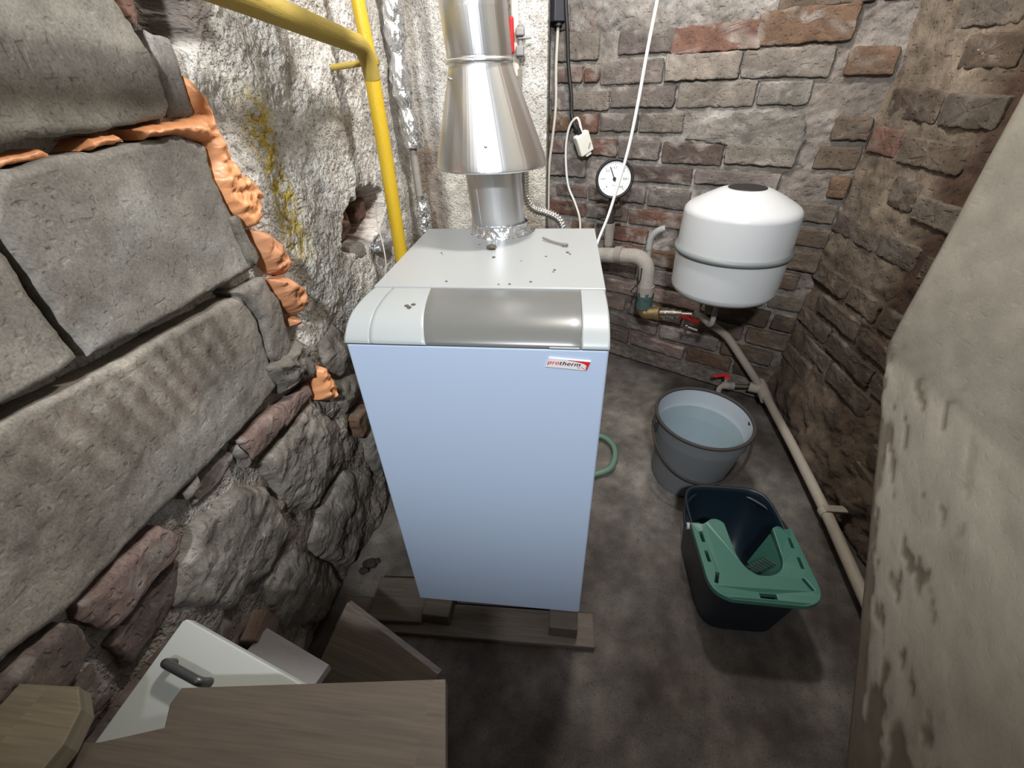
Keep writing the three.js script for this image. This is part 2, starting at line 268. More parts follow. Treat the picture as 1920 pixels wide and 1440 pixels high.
// ---------------------------------------------------------------- left wall: blocks, bricks, stones, rough plaster, foam
const wallLeft = structure('wall_left');
const lichenAt = (v) => 0.36 + 0.03 * Math.sin(v * 9) + (v - 1.0) * 0.1;
{
  const inHole = (u, v) => { const d = Math.hypot((u - 0.745) / 0.165, (v - 0.85 - 0.12 * (u - 0.745)) / 0.075) + 0.5 * fbm(u * 14, v * 14, 77, 3); return sm(1.12, 0.8, d); };
  const cavity = (u, v) => sm(0.30, 0.25, u + 0.05 * fbm(u * 20, v * 20, 99, 2) + 0.3 * clamp(1.30 - v)) * sm(0.14, 0.16, u) * sm(1.235, 1.26, v);
  const h = (u, v) => {
    const lump = 0.032 * fbm(u * 4.2, v * 4.2, 5, 3), mid = 0.014 * fbm(u * 15, v * 15, 8, 3), fine = 0.007 * (0.4 - Math.abs(fbm(u * 48, v * 48, 12, 3))), crumb = 0.0055 * fbm(u * 110, v * 110, 15, 3) + 0.003 * Math.abs(fbm(u * 60, v * 60, 19, 2));
    const rough = sm(0.05, 0.28, u) * sm(1.45, 1.3, u), low = sm(0.62, 0.45, v);
    let w = -0.03 + rough * (0.014 + lump + mid + fine + crumb);
    w += low * (0.012 + 0.04 * fbm(u * 6, v * 5, 31, 3) + 0.015 * fbm(u * 18, v * 18, 33, 3));
    w += 0.03 * sm(0.35, 0.0, v) * sm(0.0, 0.4, u);
    w -= 0.1 * inHole(u, v);
    w -= 0.07 * cavity(u, v);
    if (u < 0.13 && v > 0.66) w = -0.05;
    return w;
  };
  const c = (u, v, w) => {
    const a = fbm(u * 7, v * 7, 40, 4), b = fbm(u * 40, v * 40, 44, 3), s = fbm(u * 16, v * 9, 47, 4);
    let k = mixc([0.68, 0.64, 0.585], [0.82, 0.80, 0.765], sm(-0.25, 0.35, a + 0.4 * s));
    k = mixc(k, [0.24, 0.20, 0.165], sm(0.2, 0.5, s + 0.3 * b) * 0.16);
    k = mixc(k, mixc([0.20, 0.168, 0.14], [0.29, 0.25, 0.215], sm(-0.2, 0.3, s)), sm(0.72, 0.5, v + 0.12 * a));
    k = mixc(k, [0.13, 0.10, 0.085], sm(0.0, 0.35, fbm(u * 11, v * 8, 52, 4)) * sm(0.55, 0.35, v) * 0.6);
    const ly = sm(0.075, 0.0, Math.abs(u - lichenAt(v)) + 0.05 * fbm(u * 14, v * 14, 60, 3)) * sm(0.82, 0.9, v) * sm(1.22, 1.12, v);
    k = mixc(k, [0.62, 0.46, 0.09], clamp(ly * 1.2 * sm(-0.22, 0.12, fbm(u * 45, v * 45, 63, 3)) + 0));
    k = mixc(k, [0.30, 0.12, 0.07], inHole(u, v) * 0.7); k = mixc(k, [0.10, 0.075, 0.06], cavity(u - 0.06 * sm(0.2, 0.24, u), v) * 0.9);  // cavity also darkened in colour, painting in the shade of the recess
    return k.map((x) => clamp(x * (1 + 0.3 * b - 0.55 * sm(0.16, 0.34, fbm(u * 75, v * 60, 66, 2))), 0.01, 0.95));
  };
  part('rough_plaster', sheet(FL, -1.2, 1.72, 0, 2.3, 0.0065, h, c, 0.15, graded(-1.2, -0.5, 1.45, 1.72, 0.0045, 0.04), graded(0, 0.001, 1.48, 2.3, 0.0045, 0.04)), M.plaster, wallLeft);

  // big concrete blocks
  const conc = (base, opt = {}) => (u, v, w, sd) => {
    const a = fbm(u * 6, v * 6, sd, 4), b = fbm(u * 34, v * 34, sd + 5, 3), s = fbm(u * 3, v * 11, sd + 8, 3);
    let k = mixc(base, base.map((x) => x * 1.2 + 0.03), sm(-0.1, 0.4, a)); k = mixc(k, base.map((x, i) => x * [0.75, 0.7, 0.66][i]), sm(0.05, 0.45, s) * 0.6);
    if (opt.smear) k = mixc(k, [0.52, 0.51, 0.48], sm(0.5, 0.0, Math.abs(v - opt.smear(u)) * 14 + fbm(u * 10, v * 10, 3, 3)) * 0.5);
    if (opt.stripes) { const ph = (u + 0.18 * (v - 0.8)) * 28 + 0.6 * fbm(u * 8, v * 4, 3, 2); const m = sm(0.25, 0.8, Math.sin(ph * 6.283 / 1) * 0.5 + 0.5) * sm(0.70, 0.78, v + 0.05 * fbm(u * 18, 3, 1, 2)) * sm(0.885, 0.86, v) * sm(0.1, 0.04, u) * sm(-0.4, -0.2, u); k = mixc(k, [0.22, 0.165, 0.13], m * 0.6); k = mixc(k, [0.52, 0.51, 0.48], sm(0.08, 0.0, Math.abs(v - 0.715 - 0.15 * (u - 0)) + 0.05 * a) * sm(-0.3, -0.1, u) * 0.6); }
    return k.map((x) => clamp(x * (1 + 0.22 * b), 0.02, 0.9));
  };
  const face = (amp) => (u, v, d, sd) => amp * (2.2 * fbm(u * 5, v * 5, sd, 2) + 1.1 * fbm(u * 26, v * 26, sd + 4, 3) + 0.5 * fbm(u * 90, v * 90, sd + 8, 2));
  const B = (outline, { rough = 0.0016, color, w = 0, ...o }) => part('concrete_block', slab(FL, outline, { w, base: -0.09, bevel: 0.006, step: 0.006, jag: 0.0035, scale: 30, relief: face(rough), color, ...o }), M.concrete, wallLeft);
  B([[-0.6, 1.142], [-0.6, 1.42], [0.085, 1.42], [0.107, 1.312], [0.126, 1.268], [0.147, 1.214], [0.134, 1.165], [0.119, 1.151], [-0.018, 1.143]], { color: conc([0.40, 0.37, 0.32]) });
  B([[-0.133, 1.119], [-0.039, 1.123], [0.129, 1.129], [0.178, 1.112], [0.167, 1.060], [0.180, 0.982], [0.189, 0.899], [-0.025, 0.899], [-0.166, 0.907], [-0.167, 0.989], [-0.169, 1.075]], { color: conc([0.40, 0.37, 0.33], { smear: (u) => 1.05 - 0.9 * Math.abs(u) }) });
  B([[-0.177, 1.115], [-0.178, 1.057], [-0.179, 0.988], [-0.178, 0.914], [-0.227, 0.908], [-0.31, 0.913], [-0.62, 0.912], [-0.62, 1.115]], { color: conc([0.35, 0.32, 0.275]) });
  B([[-0.6, 0.894], [-0.25, 0.889], [-0.116, 0.880], [0.128, 0.868], [0.140, 0.807], [0.123, 0.705], [0.124, 0.660], [0.007, 0.648], [-0.214, 0.656], [-0.316, 0.655], [-0.361, 0.655], [-0.425, 0.675], [-0.6, 0.688]], { color: conc([0.41, 0.365, 0.31], { stripes: true }), w: -0.004, rough: 0.004 });
  B([[0.112, 0.880], [0.190, 0.876], [0.212, 0.821], [0.205, 0.723], [0.164, 0.690], [0.130, 0.716], [0.128, 0.735], [0.146, 0.804]], { color: conc([0.37, 0.335, 0.30]), w: 0.004, rough: 0.005 });
  B([[0.160, 1.258], [0.204, 1.249], [0.197, 1.205], [0.191, 1.150], [0.138, 1.150], [0.149, 1.198], [0.152, 1.229]], { color: conc([0.32, 0.295, 0.275]), w: -0.008 });
  part('mortar_patch', chunk(FL, [[0.164, 0.998], [0.182, 0.997], [0.194, 0.913], [0.180, 0.905], [0.166, 0.921]], { w: 0.008, base: -0.02, bevel: 0.004, ds: 0.01, rings: 3, color: conc([0.3, 0.27, 0.23]) }), M.concrete, wallLeft);
  part('mortar_patch', chunk(FL, [[0.119, 0.640], [0.107, 0.716], [0.231, 0.712], [0.262, 0.640], [0.230, 0.605]], { w: 0.006, base: -0.04, bevel: 0.012, ds: 0.012, rings: 6, rough: 0.012, dome: 0.012, color: conc([0.27, 0.24, 0.2]) }), M.masonry, wallLeft);
  // single bricks and stones below and beside the blocks
  const rubble = (dome, rough) => (u, v, d, sd) => dome * sm(0, 0.07, d) + rough * (1.6 * fbm(u * 9, v * 9, sd, 3) + 0.6 * fbm(u * 26, v * 22, sd + 5, 3) + 0.4 * fbm(u * 95, v * 95, sd + 9, 3));
  const C = (name, outline, tone, { w = 0, dome = 0.004, rough = 0.006, dust = 0.6, ...o } = {}) => part(name, slab(FL, outline, { w, base: -0.07, bevel: 0.009, step: 0.0052, jag: 0.006, scale: 26, relief: rubble(dome, rough), color: brickColor(tone, dust), ...o }), M.masonry, wallLeft);
  C('brick', [[-0.030, 0.635], [0.087, 0.622], [0.220, 0.607], [0.216, 0.563], [0.076, 0.567], [-0.020, 0.574]], 'p', { dust: 0.2 });
  C('brick', [[-0.346, 0.647], [-0.285, 0.648], [-0.217, 0.637], [-0.204, 0.590], [-0.222, 0.572], [-0.289, 0.573], [-0.342, 0.571], [-0.356, 0.624]], 'p', { dust: 0.45 });
  C('brick', [[-0.53, 0.655], [-0.41, 0.652], [-0.372, 0.649], [-0.365, 0.618], [-0.372, 0.585], [-0.42, 0.570], [-0.53, 0.575]], 'd', { dust: 0.5 });
  C('brick', [[-0.355, 0.556], [-0.288, 0.560], [-0.225, 0.556], [-0.215, 0.51], [-0.288, 0.495], [-0.362, 0.49]], 'd', { dust: 0.4, w: -0.012 });
  C('brick', [[-0.56, 0.55], [-0.42, 0.556], [-0.38, 0.548], [-0.385, 0.48], [-0.56, 0.475]], 'd', { dust: 0.4, w: -0.014 });
  for (const [u, v, l] of [[-0.5, 0.40, 0.2], [-0.28, 0.41, 0.22], [-0.42, 0.32, 0.2], [-0.6, 0.25, 0.2], [-0.38, 0.24, 0.2]]) C('brick', rect(u, v, u + l, v + 0.065, 0.015), 'd', { dust: 0.4, w: -0.012 });
  C('stone', [[-0.164, 0.645], [-0.127, 0.649], [-0.136, 0.629], [-0.163, 0.628]], 'm', { ds: 0.006, rings: 4, jag: 0.003 });
  C('stone', [[-0.149, 0.620], [-0.108, 0.640], [-0.050, 0.634], [-0.035, 0.604], [-0.082, 0.584], [-0.150, 0.590]], 'g', { w: -0.02, dust: 0.6 });
  C('stone', [[-0.028, 0.628], [-0.02, 0.575], [-0.034, 0.574], [-0.042, 0.612]], 'm', { ds: 0.008 });
  C('stone', [[-0.232, 0.552], [-0.170, 0.575], [-0.078, 0.560], [-0.010, 0.487], [-0.012, 0.346], [-0.106, 0.325], [-0.217, 0.370], [-0.273, 0.497]], 'm', { w: -0.004, bevel: 0.022, dome: 0.006, rough: 0.013, dust: 0.75 });
  C('stone', [[0.0, 0.545], [0.205, 0.550], [0.280, 0.43], [0.245, 0.305], [0.081, 0.303], [0.005, 0.402]], 'm', { w: 0.000, bevel: 0.022, dome: 0.008, rough: 0.014, dust: 0.8 });
  C('stone', [[0.090, 0.285], [0.235, 0.284], [0.330, 0.2], [0.345, 0.03], [0.222, 0.01], [0.100, 0.02], [0.012, 0.2], [0.02, 0.25]], 'm', { w: 0.006, bevel: 0.022, dome: 0.01, rough: 0.014, dust: 0.8 });
  C('stone', [[-0.122, 0.305], [-0.02, 0.30], [0.06, 0.09], [0.05, 0.01], [-0.06, 0.01], [-0.16, 0.16]], 'm', { w: -0.004, bevel: 0.022, dome: 0.008, rough: 0.013, dust: 0.5 });
  C('brick', [[0.322, 0.400], [0.400, 0.395], [0.412, 0.330], [0.330, 0.325]], 'o', { w: 0.028, dust: 0.5, rough: 0.008 });
  C('stone', [[0.308, 0.665], [0.40, 0.668], [0.46, 0.60], [0.43, 0.52], [0.340, 0.522], [0.292, 0.601]], 'm', { w: 0.004, bevel: 0.022, dome: 0.014, rough: 0.012, dust: 0.9 });
  C('stone', [[0.285, 0.545], [0.40, 0.507], [0.47, 0.46], [0.44, 0.413], [0.300, 0.423]], 'm', { w: 0.008, bevel: 0.022, dome: 0.016, rough: 0.012, dust: 0.9 });
  C('stone', [[0.36, 0.31], [0.44, 0.30], [0.45, 0.12], [0.37, 0.08], [0.34, 0.2]], 'm', { w: 0.016, bevel: 0.022, dome: 0.02, rough: 0.014, dust: 0.6 });
  C('brick', [[0.625, 0.895], [0.70, 0.905], [0.76, 0.885], [0.765, 0.815], [0.69, 0.795], [0.63, 0.83]], 'r', { w: -0.075, base: -0.13, dome: 0.03, dust: 0.1, rough: 0.01 });
  C('brick', [[0.79, 0.89], [0.875, 0.885], [0.87, 0.83], [0.80, 0.825]], 'r', { w: -0.06, base: -0.13, dust: 0.1 });
  C('stone', [[0.63, 0.80], [0.72, 0.79], [0.74, 0.74], [0.66, 0.72], [0.61, 0.76]], 'm', { w: -0.019, bevel: 0.022, base: -0.08, dome: 0.015, dust: 0.6 });
  C('brick', [[0.120, 1.36], [0.163, 1.36], [0.163, 1.285], [0.148, 1.256], [0.128, 1.272]], 'r', { w: -0.01, dust: 0.2 });
  // expanding foam squeezed out of the joints
  const foam = (outline, h, rise, w = -0.004, m = M.foam) => part('expanding_foam', slab(FL, outline, { w, base: -0.05, bevel: 0.004, step: 0.0034, jag: 0.0022, scale: 60, color: () => [1, 1, 1], relief: (u, v, d, sd) => h * Math.sqrt(clamp(1 - Math.pow(1 - clamp(d / rise), 2))) * (1 + 0.75 * fbm(u * 42, v * 42, sd, 2)) + 0.010 * fbm(u * 80, v * 80, sd + 6, 3) * clamp(d / 0.004) }), m, wallLeft);
  foam([[0.060, 1.1285], [0.119, 1.130], [0.133, 1.127], [0.178, 1.114], [0.180, 1.087], [0.169, 1.056], [0.177, 1.024], [0.192, 0.983], [0.205, 0.968], [0.222, 0.966], [0.246, 0.985], [0.268, 1.02], [0.255, 1.046], [0.232, 1.06], [0.219, 1.094], [0.212, 1.131], [0.214, 1.155], [0.206, 1.185], [0.198, 1.204], [0.194, 1.180], [0.196, 1.152], [0.15, 1.146], [0.125, 1.146], [0.06, 1.142]], 0.020, 0.018);
  foam([[-0.03, 1.124], [0.0, 1.126], [0.04, 1.129], [0.03, 1.138], [-0.01, 1.138]], 0.006, 0.008, -0.008);
  foam([[-0.16, 1.116], [-0.11, 1.121], [-0.06, 1.123], [-0.07, 1.132], [-0.13, 1.13]], 0.004, 0.006, -0.014);
  foam([[0.209, 0.964], [0.236, 0.955], [0.268, 0.922], [0.276, 0.880], [0.254, 0.857], [0.222, 0.872], [0.206, 0.912]], 0.028, 0.026, 0.0, M.foamDusty);
  foam([[0.207, 0.866], [0.250, 0.856], [0.282, 0.822], [0.286, 0.778], [0.246, 0.768], [0.222, 0.80], [0.212, 0.838]], 0.028, 0.026, 0.004, M.foamDusty);
  foam([[0.226, 0.766], [0.250, 0.762], [0.246, 0.742], [0.224, 0.750]], 0.014, 0.012, 0.002, M.foamDusty);
  foam([[0.234, 0.634], [0.260, 0.626], [0.282, 0.578], [0.286, 0.530], [0.256, 0.520], [0.224, 0.546], [0.226, 0.594]], 0.024, 0.022, 0.006);
}
// ---------------------------------------------------------------- chimney breast behind the boiler
{
  const wall = structure('wall_chimney');
  const h = (u, v) => 0.010 * fbm(u * 4, v * 4, 70, 3) + 0.004 * fbm(u * 16, v * 16, 72, 3) - 0.006 * sm(0.25, 0.5, fbm(u * 30, v * 30, 75, 2)) + 0.0035 * fbm(u * 60, v * 60, 77, 2) * sm(0.95, 1.05, v) + 0.006 * sm(0.99, 0.96, v) - 0.05 * sm(-0.35, -0.43, u + 0.03 * fbm(v * 9, 2, 3, 3)) * sm(-0.5, -0.46, u);
  const c = (u, v) => {
    const a = fbm(u * 7, v * 7, 80, 4), b = fbm(u * 40, v * 40, 83, 3);
    let k = mixc([0.70, 0.67, 0.62], [0.80, 0.78, 0.75], sm(-0.2, 0.3, a)); k = mixc(k, [0.72, 0.67, 0.58], sm(0.99, 0.96, v) * 0.7);
    k = mixc(k, [0.12, 0.1, 0.09], sm(0.3, 0.42, fbm(u * 22, v * 30, 88, 3)) * sm(0.98, 1.02, v) * 0.8); k = mixc(k, [0.14, 0.12, 0.11], sm(0.2, 0.3, fbm(u * 80, v * 105, 91, 2)) * sm(0.97, 1.02, v) * 0.75);
    k = mixc(k, [0.25, 0.21, 0.17], sm(0.012, 0.004, Math.abs(fbm(u * 5, v * 5, 95, 3))) * sm(1.0, 0.97, v) * 0.5);
    k = mixc(k, [0.3, 0.22, 0.17], sm(-0.36, -0.42, u + 0.03 * fbm(v * 9, 2, 3, 3)) * sm(1.1, 0.95, v) * 0.7);
    return k.map((x) => clamp(x * (1 + 0.35 * b), 0.01, 0.9));
  };
  part('plaster_face', sheet(FP, -0.62, 0.058, 0, 2.28, 0.005, h, c, 0.4, undefined, graded(0, 0.55, 1.5, 2.28, 0.0045, 0.03)), M.plaster, wall);
}
// ---------------------------------------------------------------- brick wall behind and brick wall on the right
const LISTED = [[-0.673, 1.327, -0.56, 1.396, 'p'], [-0.742, 1.34, -0.674, 1.418, 'g'], [-0.741, 1.246, -0.55, 1.332, 't'], [-0.469, 1.253, -0.262, 1.319, 'g'], [-0.27, 1.246, 0.013, 1.317, 'r'], [-0.003, 1.249, 0.252, 1.335, 'o'], [-0.604, 1.173, -0.543, 1.217, 'r'], [-0.735, 1.176, -0.614, 1.224, 'p'], [-0.535, 1.165, -0.29, 1.236, 'g'], [-0.28, 1.169, -0.032, 1.242, 't'], [-0.026, 1.168, 0.226, 1.241, 't'], [-0.758, 1.079, -0.668, 1.145, 'g'], [-0.658, 1.081, -0.488, 1.145, 't'], [-0.478, 1.091, -0.232, 1.156, 'g'], [-0.224, 1.09, 0.032, 1.164, 't'], [0.042, 1.095, 0.19, 1.16, 'm'], [-0.762, 1.002, -0.656, 1.069, 'o'], [-0.644, 1.003, -0.530, 1.066, 'r'], [-0.520, 1.009, -0.362, 1.072, 'g'], [-0.352, 1.009, -0.186, 1.071, 't'], [-0.759, 0.922, -0.680, 0.981, 'p'], [-0.585, 0.922, -0.436, 0.982, 'r'], [-0.426, 0.916, -0.258, 0.981, 'g'], [-0.246, 0.91, -0.026, 0.977, 'd'], [-0.016, 0.919, 0.208, 0.981, 't'], [-0.757, 0.833, -0.573, 0.902, 'g'], [-0.37, 0.834, -0.121, 0.894, 'd'], [-0.108, 0.846, 0.178, 0.895, 'g'], [-0.719, 0.745, -0.56, 0.795, 'p'], [-0.549, 0.744, -0.41, 0.804, 'g'], [-0.400, 0.752, -0.290, 0.817, 'g'], [-0.278, 0.745, -0.109, 0.816, 'g'], [-0.764, 0.665, -0.566, 0.725, 'r'], [-0.556, 0.665, -0.44, 0.73, 'g'], [-0.431, 0.670, -0.358, 0.738, 'p'], [-0.350, 0.666, -0.108, 0.731, 'r'], [-0.628, 0.575, -0.518, 0.64, 'o'], [-0.51, 0.58, -0.43, 0.645, 'g'], [-0.420, 0.590, -0.258, 0.650, 'r'], [-0.411, 0.508, -0.262, 0.573, 'r'], [-0.25, 0.505, -0.06, 0.572, 'o']];
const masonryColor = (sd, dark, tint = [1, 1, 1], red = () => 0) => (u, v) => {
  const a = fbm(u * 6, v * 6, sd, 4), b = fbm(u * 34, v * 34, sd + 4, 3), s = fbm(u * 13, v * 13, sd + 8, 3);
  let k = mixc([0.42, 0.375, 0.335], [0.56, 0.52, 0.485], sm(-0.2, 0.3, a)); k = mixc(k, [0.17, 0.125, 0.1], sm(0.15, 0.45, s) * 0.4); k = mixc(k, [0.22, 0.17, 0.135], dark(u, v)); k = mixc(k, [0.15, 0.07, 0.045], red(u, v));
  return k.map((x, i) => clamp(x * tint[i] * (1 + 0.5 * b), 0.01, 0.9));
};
{
  const wall = structure('wall_back');
  const h = (u, v) => 0.010 * fbm(u * 8, v * 14, 100, 3) + 0.010 * fbm(u * 34, v * 44, 103, 3) + 0.006 * fbm(u * 100, v * 100, 106, 2) + 0.002 + 0.013 * sm(1.30, 1.36, v + 0.04 * fbm(u * 7, 2, 2, 3)) * sm(0.15, 0.0, u) + 0.012 * sm(1.0, 0.8, Math.hypot((u - 0.02) / 0.21, (v - 1.005) / 0.075));
  part('mortar_bed', sheet(FB, -1.0, 0.44, 0, 2.28, 0.006, h, masonryColor(110, (u, v) => Math.max(0.75 * sm(0.62, 0.3, v), 0.6 * sm(-0.02, 0.25, u))), 0.12), M.masonry, wall);  // colour darkens towards the right corner in place of weaker light
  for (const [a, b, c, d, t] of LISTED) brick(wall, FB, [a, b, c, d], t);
  part('mortar_patch', chunk(FB, [[-0.17, 0.99], [-0.12, 1.05], [-0.02, 1.072], [0.19, 1.075], [0.22, 1.0], [0.2, 0.93], [0.08, 0.93], [0.0, 0.965], [-0.08, 0.985]], { w: 0.020, base: -0.02, bevel: 0.01, ds: 0.012, rings: 9, rough: 0.004, jag: 0.01, color: brickColor('m', 0.7) }), M.masonry, wall);
  // courses that no tank, pipe or plaster leaves readable from the list: the rows above, the rows at the foot
  for (let k = -12; k < 16; k++) {
    const v0 = 1.249 - 0.0825 * k; let u = -0.79 + (k & 1) * 0.13;
    while (u < 0.385) {
      const L = rr(0.2, 0.28), u1 = Math.min(u + L, 0.39), cu = (u + u1) / 2, cv = v0 + 0.033;
      const taken = LISTED.some(([a, b, c, d]) => u < c + 0.012 && u1 > a - 0.012 && cv > b - 0.02 && cv < d + 0.02);
      const bare = (v0 > 1.3 && cu < 0.05 && v0 < 1.55) || (cu > -0.2 && cu < 0.24 && cv > 0.92 && cv < 1.09);
      if (!taken && !bare && u1 - u > 0.06 && v0 > 0.015 && v0 < 2.2) brick(wall, FB, [u, v0, u1 - 0.012, v0 + rr(0.06, 0.067)], cu > 0.1 ? 'bwkbo'[Math.floor(rnd() * 5)] : k > 8 ? 'gdgp'[Math.floor(rnd() * 4)] : 'gdotr'[Math.floor(rnd() * 5)], { dust: k > 8 ? 0.3 : 0.5, mortar: cu > 0.1 ? DIM : MORTAR });  // darker brick tones at the right paint in the weaker light
      u = u1 + 0.004;
    }
  }
}
{
  const wall = structure('wall_right');
  const h = (u, v) => 0.018 * fbm(u * 6, v * 8, 130, 3) + 0.010 * fbm(u * 22, v * 26, 133, 3) + 0.006 * fbm(u * 80, v * 80, 136, 2) + 0.004 + 0.03 * sm(0.32, 0.12, v) * (0.6 + 1.5 * fbm(u * 9, v * 9, 139, 3));
  part('mortar_bed', sheet(FR, -1.12, 1.62, 0, 2.28, 0.008, h, masonryColor(140, (u, v) => clamp(0.15 + 0.65 * sm(0.85, 0.45, v)), [0.62, 0.53, 0.43], (u, v) => sm(-0.70, -0.60, u + 0.12 * fbm(u * 9, v * 9, 7, 3)) * 0.85 * sm(0.5, 0.62, v)), 0.12), M.masonry, wall);  // reddish band by the pier paints in its cast shadow; tint dims the wall
  const known = [[-0.80, 1.174, -0.631, 1.235, 'k'], [-1.0, 1.064, -0.785, 1.135, 'k'], [-0.772, 1.06, -0.593, 1.128, 'w'], [-1.02, 0.975, -0.88, 1.042, 'r'], [-0.867, 0.968, -0.63, 1.03, 'b'], [-0.832, 0.86, -0.727, 0.935, 'k'], [-0.718, 0.85, -0.56, 0.912, 'w'], [-0.871, 1.25, -0.678, 1.31, 'w']];
  for (const [a, b, c, d, t] of known) brick(wall, FR, [a, b, c, d], t, { dust: 0.6, mortar: DIM, rough: 0.003, w: rr(0.008, 0.015) });
  for (let k = -2; k < 14; k++) {
    const v0 = 1.232 - 0.083 * k; let u = -1.06 + ((k + 20) % 2) * 0.12;
    while (u < 0.05) {
      const L = rr(0.17, 0.29), u1 = u + L, cu = (u + u1) / 2, cv = v0 + 0.033;
      const taken = known.some(([a, b, c, d]) => u < c + 0.01 && u1 > a - 0.01 && cv > b - 0.03 && cv < d + 0.03);
      const bare = fbm(cu * 3.1, cv * 3.7, 150, 2) > 0.16 || cv < 0.16 || (cu > -0.78 && cu < -0.4 && cv > 0.2 && cv < 0.33);
      if (!taken && !bare) brick(wall, FR, [u, v0, u1 - 0.014, v0 + rr(0.058, 0.068)], (cu > -0.68 ? 'kdk' : 'bkwbd')[Math.floor(rnd() * (cu > -0.68 ? 3 : 5))], { dust: 0.6, mortar: DIM, rough: 0.003, w: rr(0.008, 0.016) });  // darker bricks next to the pier carry the same painted shadow
      u = u1 + 0.004;
    }
  }
}
// ---------------------------------------------------------------- plastered pier in front of the right wall, its foot battered out into the room
{
  const wall = structure('wall_pier');
  const E = (v) => v >= 0.633 ? [0.9, -0.405] : [mix(0.742, 0.9, v / 0.633), mix(0.236, -0.405, v / 0.633)];
  const F = { P: (u, v, w) => { const [x, z] = E(v); return [x - w, v, mix(z, 1.6, clamp(u / 1.9))]; } };
  const h = (u, v) => 0.004 * fbm(u * 4, v * 4, 160, 3) + 0.0012 * fbm(u * 24, v * 24, 163, 3) - 0.012 * sm(0.02, 0, u) - 0.003 * lost(u, v);
  const lost = (u, v) => { const n = fbm(u * 16, v * 16, 170, 4); const edge = sm(0.0, 0.02, 0.02 + 0.075 * clamp(1 - v / 0.66) + 0.06 * n - u) * sm(0.68, 0.6, v); const spots = sm(0.10, 0.16, fbm(u * 30, v * 17, 173, 3) - 0.35 * u)* sm(0.34, 0.2, u) * sm(0.72, 0.6, v); const low = sm(0.0, 0.03, 0.17 + 0.22 * n + 0.25 * fbm(u * 5, 3, 177, 2) - v); return clamp(Math.max(edge, spots, low)); };
  const c = (u, v) => { const a = fbm(u * 5, v * 5, 180, 4), b = fbm(u * 30, v * 30, 183, 3); let k = mixc([0.295, 0.268, 0.22], [0.335, 0.305, 0.252], sm(-0.3, 0.3, a)); k = mixc(k, [0.125, 0.096, 0.07], lost(u, v) * 0.92); return k.map((x) => clamp(x * (1 + 0.14 * b), 0.02, 0.9)); };
  part('plaster_face', sheet(F, 0, 1.9, 0, 2.28, 0.0095, h, c, 0.2), M.smooth, wall);
}
